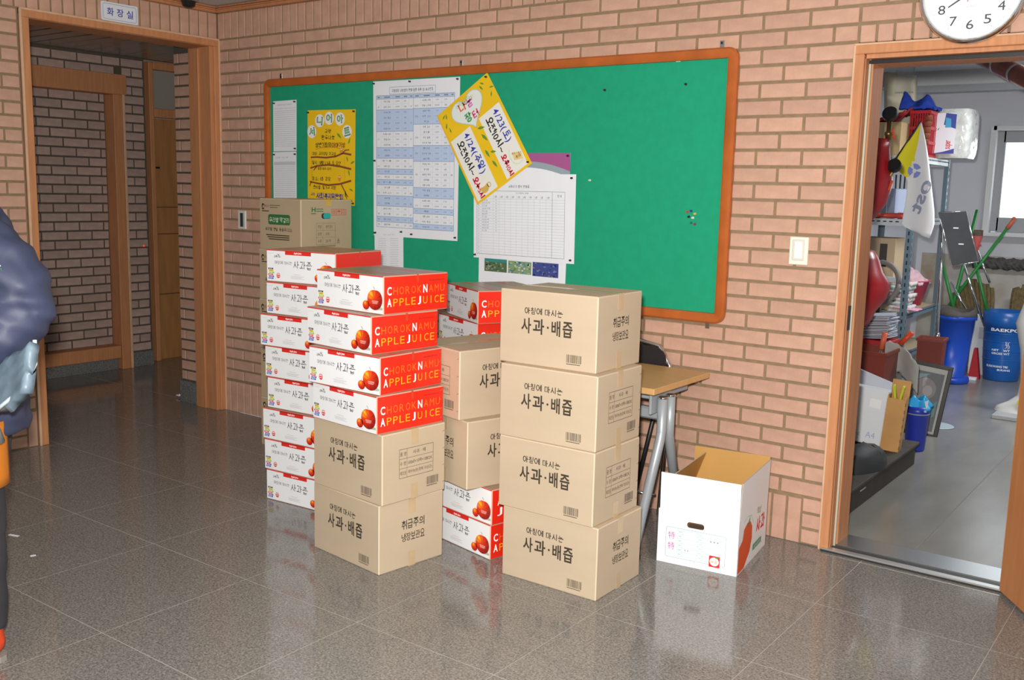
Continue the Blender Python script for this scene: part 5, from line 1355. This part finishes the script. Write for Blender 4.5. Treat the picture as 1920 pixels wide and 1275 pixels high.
# picture, white lid, paper box, wooden box, waste basket
t = root('framed_picture', 'dark framed picture leaning beside the blue waste basket', 'picture', (3.705, 2.44, .0), R(6)); t.rotation_euler = (R(-10), R(6), R(3))
for c, d in (((0, 0, .455), (.36, .018, .026)), ((0, 0, .013), (.36, .018, .026)), ((-.167, 0, .234), (.026, .018, .44)), ((.167, 0, .234), (.026, .018, .44))): MB().box(c, d, ch=.003).build('frame_side', mk('frame_black', '#231d1b', .35), t)
MB().box((0, .004, .234), (.31, .004, .42)).build('mat_board', mk('mat_board', '#c9c7bd', .6), t)
P = Print((-.14, .0018, .04), (1, 0, 0), (0, 0, 1), .0004); P.rect(0, 0, .28, .37, ink('#4a4d4a'), 1); P.poly([(.0, .22), (.14, .32), (.20, .36), (.06, .34)], ink('#7fa4ae'), 2); P.disc(.18, .26, .07, .07, ink('#8a7c7c'), 18, 3); P.disc(.2, .25, .03, .035, ink('#b4a6a2'), 14, 4); P.poly([(.2, .05), (.27, .1), (.27, .2), (.22, .14)], ink('#3f8a94'), 3); P.build('picture', t)
MB().box((0, -.006, .234), (.31, .002, .42)).build('glass', mk('picture_glass', '#dfe8ea', .03, trans=.6, alpha=.25), t)
t = root('container_lid', 'large pale grey lid with a purple star leaning behind the paper box', 'lid', (3.61, 1.60, .131)); t.rotation_euler = (R(-5), R(17), 0)
MB().box((-.02, 0, .19), (.25, .012, .36), ch=.004).build('lid', mk('lid_grey', '#c9ccd8', .4), t)
P = Print((-.12, -.0062, .12), (1, 0, 0), (0, 0, 1)); P.poly([(.0, .02), (.05, .06), (.09, .045), (.16, .03), (.14, .0), (.02, .0)], ink('#4a46b0')); P.build('star_print', t)
t = root('copy_paper_box', 'white copy paper box standing tilted on the dark platform', 'box', (3.712, 1.45, .133)); t.rotation_euler = (R(-4), R(4), 0)
MB().box((0, 0, .16), (.22, .09, .31), ch=.004).build('box', mk('paper_box_white', '#e9edf2', .3), t)
P = Print((-.11, -.0455, 0), (1, 0, 0), (0, 0, 1)); P.text('75g', .055, .042, .105, .068, ink('#b0b4d6')); P.text('A4', .135, .042, .185, .074, ink('#b0b4d6')); P.rect(.06, .028, .1, .031, ink('#c9cce0')); P.rect(.13, .21, .19, .26, ink('#f6f8fa')); P.build('lettering', t)
t = root('wooden_box', 'narrow upright wooden box with finger joints on the platform edge', 'box', (3.882, 1.395, .132), R(4)); t.rotation_euler = (0, R(4), R(4))
WB = mk('light_box_wood', '#c9975a', .4, var=.12, vscale=8)
MB().box((0, -.035, .145), (.095, .008, .29)).build('front_board', WB, t); MB().box((0, .045, .19), (.095, .008, .38)).build('back_board', WB, t)
for s in (-1, 1): MB().box((s*.044, .005, .15), (.008, .072, .30)).build('side_board', WB, t)
MB().box((0, .005, .006), (.08, .072, .012)).build('bottom_board', WB, t)
for i in range(7): MB().box((.0485, -.036, .025+i*.04), (.003, .011, .018)).build('finger_joint', mk('joint_dark', '#7d5a34', .5), t)
for i in range(2): MB().box((-.02+.035*i, .0, .31), (.014, .03, .10), ch=.004, rx=R(8), ry=R(-12+20*i)).build('yellow_packet', mk('yellow_green', '#cfd23e', .5), t)
t = root('foam_slab', 'thin pale foam slab standing between wooden box and waste basket', 'foam', (3.795, 1.66, .131)); MB().box((0, 0, .105), (.05, .03, .21), ch=.004).build('slab', mk('foam_grey', '#a3a8b0', .6), t)
t = root('waste_basket', 'small blue waste basket with a light blue bag at the platform end', 'bin', (3.858, 2.02, 0))
MB().lathe([(.05, 0), (.056, .01), (.066, .225), (.069, .228), (.068, .27), (.062, .268)], 24).build('basket', mk('basket_blue', '#2a3aa8', .35), t, True)
MB().lathe([(.0695, .222), (.0695, .230)], 24).build('rim_band', mk('band_grey', '#8a90a0', .4), t, True)
MB().grid(lambda u, v: ((.06+.016*math.sin(u*22))*math.cos(6.283*u)*(1.12-.7*v), (.06+.016*math.sin(u*22))*math.sin(6.283*u)*(1.12-.7*v), .265+.055*v+.015*math.sin(u*13)), 36, 6, thick=.003).build('bag', mk('bag_cyan', '#2f9fd8', .35), t, True)
MB().grid(lambda u, v: (.0+.06*u, -.05+.03*v, .245+.05*u*v+.02*v), 4, 4, thick=.002).build('paper', PAPER, t)
t = root('black_bag', 'slumped black bag lying on the dark platform', 'bag', (3.79, .98, .131))
MB().grid(lambda u, v: (.15*math.cos(6.283*u)*math.cos(1.45*v)**.6+.03, .24*math.sin(6.283*u)*math.cos(1.45*v)**.6, .095*math.sin(1.45*v)*(1+.3*math.cos(6.283*u+.6))+.008*nz(u*14, v*8, 2)), 28, 10).build('body', mk('black_fabric', '#2e3032', .6), t, True)
MB().tube([(-.02, -.26, .004), (.0, -.25, .09), (.04, -.22, .12), (.07, -.18, .08), (.08, -.15, .006)], .022, 8).build('strap', mk('black_fabric2', '#1d1d1e', .7), t, True)
# floor items further back
t = tag(MB().lathe([(0, .001), (.105, .001), (.11, .003), (.105, .006), (0, .006)], 28, c=(3.80, 2.78, 0)).build('round_mat', mk('mat_pale', '#aebfc2', .5)), 'pale round mat lying on the store room floor', 'mat')
t = root('display_stand', 'steel display stand with a dark translucent panel in the store room', 'stand', (3.565, 3.72, 0))
MB().tube([(-.02, 0, .012), (-.02, 0, .40), (-.035, 0, .99), (-.07, .02, 1.33)], .012, 10).build('pole', CHROME, t, True)
MB().lathe([(.015, .43), (.02, .44), (.02, .49), (.015, .5)], 12, c=(-.02, 0, 0)).build('clamp', CHROME, t, True)
MB().lathe([(.035, 0), (.035, .008), (.02, .014), (.014, .03)], 20, c=(-.02, 0, 0)).build('foot', BLACKP, t, True)
Mp = Matrix(((.176, .121, 0, -.08), (.03, 0, -1, -.02), (.013, -.384, 0, 1.387), (0, 0, 0, 1)))
MB().add([(0, 0, 0), (1, 0, 0), (1.03, .93, 0), (0, 1, 0), (0, 0, .006), (1, 0, .006), (1.03, .93, .006), (0, 1, .006)], [(0, 3, 2, 1), (4, 5, 6, 7), (0, 1, 5, 4), (1, 2, 6, 5), (2, 3, 7, 6), (3, 0, 4, 7)], 0, Mp).build('panel', mk('smoked_panel', '#3f4245', .5, spec=.25, var=.3, vscale=4), t)
for a, b in (((0, 0), (1, 0)), ((1, 0), (1.03, .93)), ((1.03, .93), (0, 1)), ((0, 1), (0, 0))): MB().tube([Mp @ Vector((*a, .003)), Mp @ Vector((*b, .003))], .005, 6).build('edge_rod', CHROME, t, True)
for a in ((.5, .3), (.55, .6)): MB().box(Mp @ Vector((*a, .009)), (.035, .002, .009)).build('sticker', WHITEC, t)
t = root('round_bin', 'tall blue plastic bin with a grey bag over its rim in the store room', 'bin', (3.475, 4.56, 0))
BB = mk('bin_blue', '#1d4fc4', .35)
MB().lathe([(.13, 0), (.135, .05), (.112, .055), (.155, .52), (.168, .525), (.168, .56), (.16, .56), (.15, .525)], 32).build('bin', BB, t, True)
MB().lathe([(.145, 0), (.15, .02), (.145, .05), (.12, .055)], 32).build('base_ring', BB, t, True)
MB().grid(lambda u, v: ((.17-.05*v)*math.cos(6.283*u), (.17-.05*v)*math.sin(6.283*u), .555+.05*math.sin(3.14*v)*(1+.3*math.sin(u*20))+.01*nz(u*20, v*5, 1)), 36, 6, thick=.006).lathe([(0, .565), (.12, .56)], 20).build('bag', mk('bin_bag_grey', '#5d5753', .7), t, True)
t = root('blue_barrel', 'blue printed plastic barrel holding brooms by the store room window', 'barrel', (3.785, 4.98, 0))
MB().lathe([(.128, 0), (.135, .012), (.150, .15), (.158, .30), (.163, .455), (.172, .46), (.175, .50), (.178, .575), (.172, .578), (.166, .50), (.15, .3), (.12, .02)], 36).build('barrel', mk('barrel_blue', '#1f62b4', .3), t, True)
for z, r_ in ((.18, .1525), (.255, .1565), (.33, .160), (.40, .1622)): MB().lathe([(r_, z-.004), (r_+.003, z), (r_, z+.004)], 36).build('rib', mk('barrel_blue', '#1f62b4', .3), t, True)
for s, z, hh, a0, a1 in (('BAEKPO', .42, .026, -118, -40), ('NET    WT', .255, .018, -112, -62), ('GROSS WT', .228, .018, -112, -62), ('BUKKWANG TRE', .118, .018, -128, -62), ('BUKANG', .092, .016, -92, -55)):
    vs_, fs_, a, b, c, d = text_geo(s, .02); r_ = .1665 if z > .4 else (.1585 if z > .2 else .1505)
    MB().add([(r_*math.cos(R(a0+(a1-a0)*(x-a)/(b-a))), r_*math.sin(R(a0+(a1-a0)*(x-a)/(b-a))), z+hh*(y-c)/(d-c)) for x, y in vs_], fs_).build('lettering', WHITEI, t)
mb = MB()
for a in range(3):
    an = R(-70)+a*0; mb.tube([(.161*math.cos(an+.1*q), .161*math.sin(an+.1*q), .31+.03*math.sin(q*2.1+a*2)) for q in (-1, -.3, .4, 1)], .002, 5)
mb.build('emblem', WHITEI, t)
# tools standing in and behind the bins
GH = mk('green_handle', '#2f8a3f', .35)
for i, (p, q, kind, lb) in enumerate((((3.30, 4.86, .50), (3.735, 5.02, 1.285), 'g', 'green-handled tool leaning far right with an orange grip'), ((3.46, 4.70, .50), (3.285, 4.75, 1.00), 'g', 'green-handled tool crossing low behind the smoked panel'), ((3.665, 5.0, .46), (3.485, 5.02, 1.0), 'g', 'green-handled tool standing in the blue barrel, tilted left'), ((3.40, 4.72, .48), (3.46, 5.1, 1.40), 'g', 'green-handled tool rising behind the red glove'),
    ((3.635, 4.93, .44), (3.40, 4.90, 1.03), 's', 'silver pole tilted left out of the blue barrel'), ((3.56, 4.8, .50), (3.37, 4.78, .80), 's', 'short silver pole leaning over the tall blue bin'), ((3.62, 5.05, .80), (3.46, 5.12, 1.12), 's', 'silver pole holding the red glove'))):
    t = root('broom_handle', lb, 'tool', p, 0, 'tools standing in the bins'); d = Vector(q)-Vector(p)
    MB().tube([(0, 0, 0), tuple(d)], .0135 if kind == 'g' else .010, 10).build('shaft', GH if kind == 'g' else CHROME, t, True)
    if i == 0: MB().tube([tuple(d*.965), tuple(d*1.07)], [.018, .016], 10).build('grip', mk('grip_orange', '#d2694a', .5), t, True); MB().lathe([(0, 0), (.017, .004), (.012, .02), (0, .024)], 10, c=tuple(d*1.06)).build('end_cap', mk('grip_orange', '#d2694a', .5), t, True)
for i, (x, y, z, a, lb) in enumerate(((3.62, 5.2, .42, -14, 'wide brown straw broom behind the blue barrel, left one'), (3.80, 5.2, .40, 10, 'wide brown straw broom behind the blue barrel, right one'))):
    t = root('straw_broom', lb, 'broom', (x, y, 0), 0, 'straw brooms behind the barrel'); t.rotation_euler = (R(-6), R(a), 0)
    MB().grid(lambda u, v: ((u-.5)*(.06+.24*math.sin(1.5*v))*1.0, .025*math.sin(3.14*u)+.006*math.sin(u*60), .28+.55*v-.12*v*abs(u-.5)*1.6+.012*math.sin(u*37)*v), 40, 8, thick=.03).build('bristles', mk('straw_brown', '#7d6c48', .9, var=.3, vscale=40), t)
    MB().tube([(0, .01, .30), (0, .01, .02)], .012, 8).build('handle', mk('broom_stick', '#8a7a5a', .7), t, True)
    MB().tube([(-.03, -.004, .30), (.03, -.004, .30)], .012, 8).build('binding', mk('yellow_tie', '#d0b02c', .6), t, True)
t = root('rubber_glove', 'salmon rubber glove with a checked cuff hanging on a pole', 'glove', (3.475, 5.06, 1.06))
MB().grid(lambda u, v: ((.028+.022*v)*math.cos(6.283*u)*1.1, .02*math.sin(6.283*u), .13*v+.004*nz(u*9, v*7)), 20, 8).build('hand', mk('glove_red', '#cf5a58', .5), t, True)
MB().grid(lambda u, v: (.056*math.cos(6.283*u), .024*math.sin(6.283*u), .125+.05*v), 20, 3).build('cuff', mk('cuff_check', '#6b5a50', .8, var=.5, vscale=60), t, True)
for i in range(4): MB().tube([(-.02+.013*i, 0, .012), (-.018+.012*i, 0, -.03+.006*abs(i-1.5))], [.009, .007], 8).build('finger', mk('glove_red', '#cf5a58', .5), t, True)
MB().tube([(.03, 0, .07), (.048, 0, .04)], [.011, .008], 8).build('thumb', mk('glove_red', '#cf5a58', .5), t, True)
t = tag(MB().box((3.575, 5.10, .34), (.14, .012, .52), ch=.002).box((3.59, 5.092, .44), (.05, .002, .10), 1).build('white_board', [WHITEC, mk('panel_grey', '#c9ccd0', .6)]), 'white board leaning between the blue bin and barrel', 'board')
t['label'] = 'white board standing between the blue bin and the blue barrel'
t.location = (0, 0, -.08)
t = tag(MB().prism([(-.04, 0), (.05, 0), (.01, .26), (-.01, .26)], -.03, .03, M=Matrix.Translation((3.60, 4.86, .0)) @ Matrix.Rotation(R(90), 4, 'X')).build('red_sack', mk('sack_red', '#b02026', .5)), 'small red bag standing beside the blue barrel', 'bag')
t = tag(MB().box((3.56, 4.78, .012), (.16, .05, .024), ch=.002).build('folded_paper', WHITEC), 'white folded paper lying on the floor between the bins', 'paper')
t = root('insulated_pipe', 'fluffy dark lagged pipe along the store room back wall', 'pipe', (3.42, 5.43, .94))
MB().grid(lambda u, v: (-.02+1.0*u, (.048+.012*nz(u*40, v*9, 1))*math.cos(6.283*v), (.05+.014*nz(u*38, v*8, 4))*math.sin(6.283*v)), 60, 14).build('lagging', mk('lagging_dark', '#5b5855', .95, var=.4, vscale=30), t)
for x in (.0, .9): MB().box((x, .03, 0), (.02, .08, .02)).build('bracket', STEEL, t)
t = root('wall_rail', 'short brown rail on the back wall behind the blue barrel', 'rail', (3.93, 5.46, .72)); MB().tube([(-.13, 0, 0), (.3, 0, 0)], .02, 10).build('rail', mk('rail_brown', '#6f6a5a', .6), t, True)
for x in (-.1, .27): MB().box((x, .02, 0), (.02, .05, .02)).build('bracket', STEEL, t)
COP = mk('copper_lagging', '#8a4a3a', .3, .55, var=.35, vscale=9)
t = root('ceiling_pipe', 'thick copper-coloured pipe crossing under the store room ceiling', 'pipe', (0, 0, 0))
MB().tube([(3.50, 3.42, 2.585), (3.846, 3.0, 2.385), (4.18, 2.56, 2.19), (4.9, 1.6, 1.78)], .056, 20).build('pipe', COP, t, True)
for k_ in (-.1, .35, .75):
    p = Vector((3.846, 3.0, 2.385)); d = Vector((.334, -.44, -.195)); MB().tube([p+d*(k_-.02), p+d*(k_+.02)], .0585, 20).build('clip_band', STEEL, t, True)
t = root('white_sack', 'tall slumped white plastic bag by the store room door leaf', 'bag', (4.16, 3.48, .031))
def sackpt(u, v):
    zz = [.0, .03, .07, .12, .22, .44, .62, .80]; lx = [-.145, -.13, -.06, -.005, .005, -.015, -.06, -.01]; rx = [.11, .11, .11, .11, .11, .11, .1, .05]
    q = v*7; i = min(6, int(q)); f = q-i
    z = zz[i]*(1-f)+zz[i+1]*f; l = lx[i]*(1-f)+lx[i+1]*f; r_ = rx[i]*(1-f)+rx[i+1]*f
    a = 6.283*u
    return ((l+r_)/2+(r_-l)/2*math.cos(a), .07*math.sin(a)*(1-.4*v)+.006*nz(u*9, v*9), z)
MB().grid(sackpt, 24, 21).build('sack', mk('white_plastic', '#d3d3cf', .4), t, True)
MB().lathe([(.02, 0), (.022, .006), (.012, .008)], 14, M=Matrix.Translation((.03, -.07, .08)) @ Matrix.Rotation(R(90), 4, 'X')).build('yellow_tag', mk('tag_yellow', '#d8cf2a', .5), t)
tag(MB().box((4.165, 3.41, .016), (.25, .27, .030), ch=.004).build('grey_slab', mk('slab_grey', '#a9acac', .5)), 'flat grey slab under the white plastic bag', 'slab')
for x, y, a, lb in ((1.30, -2.07, .3, 'long white paper scrap on the tiles beside the person'), (1.58, -2.136, 1.2, 'small white paper scrap on the tiles, apart from the long one')):
    o = tag(MB().box((0, 0, .001), (.05 if a < 1 else .02, .012, .0015), rz=a).build('paper_scrap', PAPER, None, loc=(x, y, 0)), lb, 'paper')
t = root('paper_tissue', 'crumpled white tissue on the corridor floor by the brick pier', 'tissue', (-.46, .045, .002))
MB().grid(lambda u, v: (-.07+.12*u, -.05+.09*v, .010+.018*abs(nz(u*6, v*6, 3))), 10, 10, thick=.002).build('tissue', PAPER, t)
# ================================================================ person at the left edge
def fuse(name, mb, mat, parent, vox=.011, it=6, fold=0.0):
    """one continuous skin over overlapping limbs: voxel remesh, smoothing, optional cloth folds"""
    me = mb.mesh('raw', mat)
    o = bpy.data.objects.new('raw', me); _TS.collection.objects.link(o)
    m = o.modifiers.new('r', 'REMESH'); m.mode = 'VOXEL'; m.voxel_size = vox; m.use_smooth_shade = True
    m = o.modifiers.new('s', 'SMOOTH'); m.factor = .5; m.iterations = it
    _TS.view_layers[0].update()
    me2 = bpy.data.meshes.new_from_object(o.evaluated_get(_TS.view_layers[0].depsgraph))
    bpy.data.objects.remove(o); bpy.data.meshes.remove(me)
    if fold:
        ns = [v.normal.copy() for v in me2.vertices]
        for v, n_ in zip(me2.vertices, ns):
            c = v.co; k_ = math.sin(c.z*48-c.x*55+5*math.sin(c.y*13+c.x*9))*.55+math.sin(c.x*33+c.z*71+c.y*25+3*math.sin(c.z*17))*.45
            v.co = c+n_*fold*k_
    me2.materials.clear(); me2.materials.append(mat)
    me2.polygons.foreach_set('use_smooth', [True]*len(me2.polygons)); me2.name = name
    return link(name, me2, parent)
def ell(mb, c, rx, ry, rz, n=14):
    return mb.lathe([(math.sin(math.pi*i/8), -math.cos(math.pi*i/8)) for i in range(9)], n, M=Matrix.Translation(c) @ Matrix.Diagonal((rx, ry, rz, 1)))
# local axes: x = to the right in the photo (the person's back), y = away from the camera; the person faces -x
t = root('person', 'person in a navy jacket cut off by the left edge, elbow bent backwards', 'person', (2.380, -2.668, 0), math.atan2(.594, .804))
SK = mk('skin', '#c99a7c', .5); NAVY = mk('navy_jacket', '#343a54', .55, var=.2, vscale=9); TRO = mk('charcoal_trousers', '#35343a', .85, var=.15, vscale=9)
SHO, ELB, WRI = (-.05, .03, 1.315), (.166, -.010, 1.100), (.0, -.075, .985)
# body: head, neck, trunk core, forearms and hands in one surface
b = MB(); ell(b, (-.20, .17, 1.60), .10, .078, .125); ell(b, (-.265, .17, 1.56), .035, .05, .06)
b.tube([(-.17, .17, 1.36), (-.18, .17, 1.52)], .055, 12); ell(b, (-.16, .17, 1.2), .10, .14, .22); ell(b, (-.14, .17, .95), .10, .13, .15)
ell(b, (-.303, .17, 1.585), .018, .014, .022)
for s_ in (-1, 1): ell(b, (-.19, .17+s_*.078, 1.595), .02, .012, .032)
b.tube([ELB, WRI, (-.06, -.085, .965)], [.042, .03, .032], 10); ell(b, (-.075, -.085, .955), .045, .022, .036)
b.tube([(-.14, .36, 1.10), (-.34, .30, 1.02), (-.40, .285, 1.0)], [.042, .03, .032], 10); ell(b, (-.415, .28, .99), .045, .022, .036)
for (hx, hy, hz) in ((-.11, -.085, .945), (-.45, .28, .98)):
    for k_ in range(4):
        z = hz+.03-.019*k_; ln = (.055, .065, .06, .048)[k_]
        b.tube([(hx+.02, hy, z), (hx-ln*.5, hy-.004, z-.004), (hx-ln*.75, hy+.018, z-.012), (hx-ln*.55, hy+.032, z-.016)], [.0095, .009, .0085, .007], 8)
    b.tube([(hx+.035, hy-.012, hz+.035), (hx+.0, hy+.02, hz+.05), (hx-.03, hy+.032, hz+.04)], [.011, .010, .008], 8)
fuse('body', b, SK, t, .006, 4)
for s_ in (-1, 1): ell(MB(), (-.283, .17+s_*.033, 1.612), .011, .014, .008).build('eye', mk('eye_dark', '#221c1a', .2), t, True)
MB().tube([(-.288, .145, 1.535), (-.298, .17, 1.532), (-.288, .195, 1.535)], .005, 8).build('mouth', mk('lips', '#a8645a', .5), t, True)
h = MB(); ell(h, (-.185, .17, 1.645), .108, .088, .095); ell(h, (-.135, .17, 1.60), .065, .082, .10)
fuse('hair', h, mk('black_hair', '#1e1a18', .5), t, .008, 3)
# jacket
j = MB()
ell(j, (-.15, .17, 1.30), .125, .19, .16); ell(j, (-.145, .17, 1.12), .135, .19, .22); ell(j, (-.115, .165, .92), .150, .19, .20); j.tube([(-.115, .165, .70), (-.115, .165, .90)], [.155, .16], 16)
j.tube([(-.17, .17, 1.36), (-.175, .17, 1.47)], [.085, .07], 14)
j.tube([(-.12, .06, 1.335), SHO, (.075, .012, 1.215), (.135, -.002, 1.135), ELB], [.10, .105, .102, .094, .058], 14); ell(j, (.165, -.008, 1.10), .060, .065, .06)
j.tube([(.158, -.008, 1.10), (.10, -.03, 1.055), (.04, -.06, 1.015), (-.02, -.075, .985)], [.075, .102, .09, .066], 14)
j.tube([(-.15, .30, 1.34), (-.14, .37, 1.25), (-.14, .37, 1.10), (-.25, .335, 1.05), (-.33, .305, 1.02)], [.09, .092, .08, .07, .055], 14)
fuse('jacket', j, NAVY, t, .010, 5, .0055)
P = Print((.128, -.082, 1.205), (.62, .72, -.3), (-.5, .1, .86)); P.rect(-.004, .0, .022, .026, ink('#3f8a52')); P.rect(-.006, .032, .020, .037, ink('#d9dce4')); P.stroke([(.006, -.014), (.014, -.02), (.022, -.008)], .004, ink('#d9dce4')); P.build('sleeve_badge', t)
# trousers, shoes
l = MB(); ell(l, (-.11, .165, .80), .125, .16, .16)
l.tube([(-.10, .08, .80), (-.085, .07, .45), (-.075, .06, .09)], [.105, .088, .072], 14); l.tube([(-.12, .25, .80), (-.20, .26, .45), (-.27, .27, .09)], [.10, .085, .07], 14)
fuse('trousers', l, TRO, t, .011, 5, .003)
MB().grid(lambda u, v: (-.095+.110*math.cos(-1.9+2.3*u), .072+.116*math.sin(-1.9+2.3*u), .55+.20*v), 12, 6, thick=.008).build('orange_side_panel', mk('orange_panel', '#c9761c', .6), t, True)
MB().tube([(.02, .0, .76), (.028, .02, .70)], .018, 8).build('grey_hook', mk('hook_grey', '#6d7470', .5), t, True)
for (sx, sy) in ((-.05, .04), (-.27, .27)):
    q = MB(); ell(q, (sx-.01, sy, .06), .062, .045, .052); ell(q, (sx-.12, sy, .045), .10, .045, .036); q.tube([(sx, sy, .06), (sx-.01, sy, .10)], .05, 12)
    fuse('shoe', q, mk('shoe_orange', '#c9431e', .5), t, .008, 3)
    MB().prism([(sx+.055*math.cos(a), sy+.042*math.sin(a)) for a in [-1.57+3.14*i/6 for i in range(7)]]+[(sx-.14+.085*math.cos(a), sy+.044*math.sin(a)) for a in [1.57+3.14*i/6 for i in range(7)]], .0, .018).build('sole', mk('sole_grey', '#8a857c', .7), t)
# folded bag under the forearm
t2 = root('folded_bag', 'grey-blue folded plastic bag held under the navy sleeve', 'bag', (2.380, -2.668, 0), math.atan2(.594, .804))
MB().grid(lambda u, v: (-.10+.32*u, -.165+.05*math.sin(u*4)+.05*v, .905+.03*u-(.11-.02*u)*(1-v)*math.sin(min(3.14, .5+2.3*u))+.10*u*u*v+.010*nz(u*9, v*8, 2)), 20, 12, thick=.03).build('sheet', mk('bag_grey_blue', '#6f8290', .42, var=.35, vscale=16), t2, True)
MB().tube([(.222, -.128, 1.035), (.226, -.14, .97), (.20, -.16, .905), (.13, -.175, .845)], .006, 8).build('piping', mk('bag_piping', '#c9d6da', .4), t2, True)
# the scratch scene is no longer needed
bpy.data.scenes.remove(_TS)
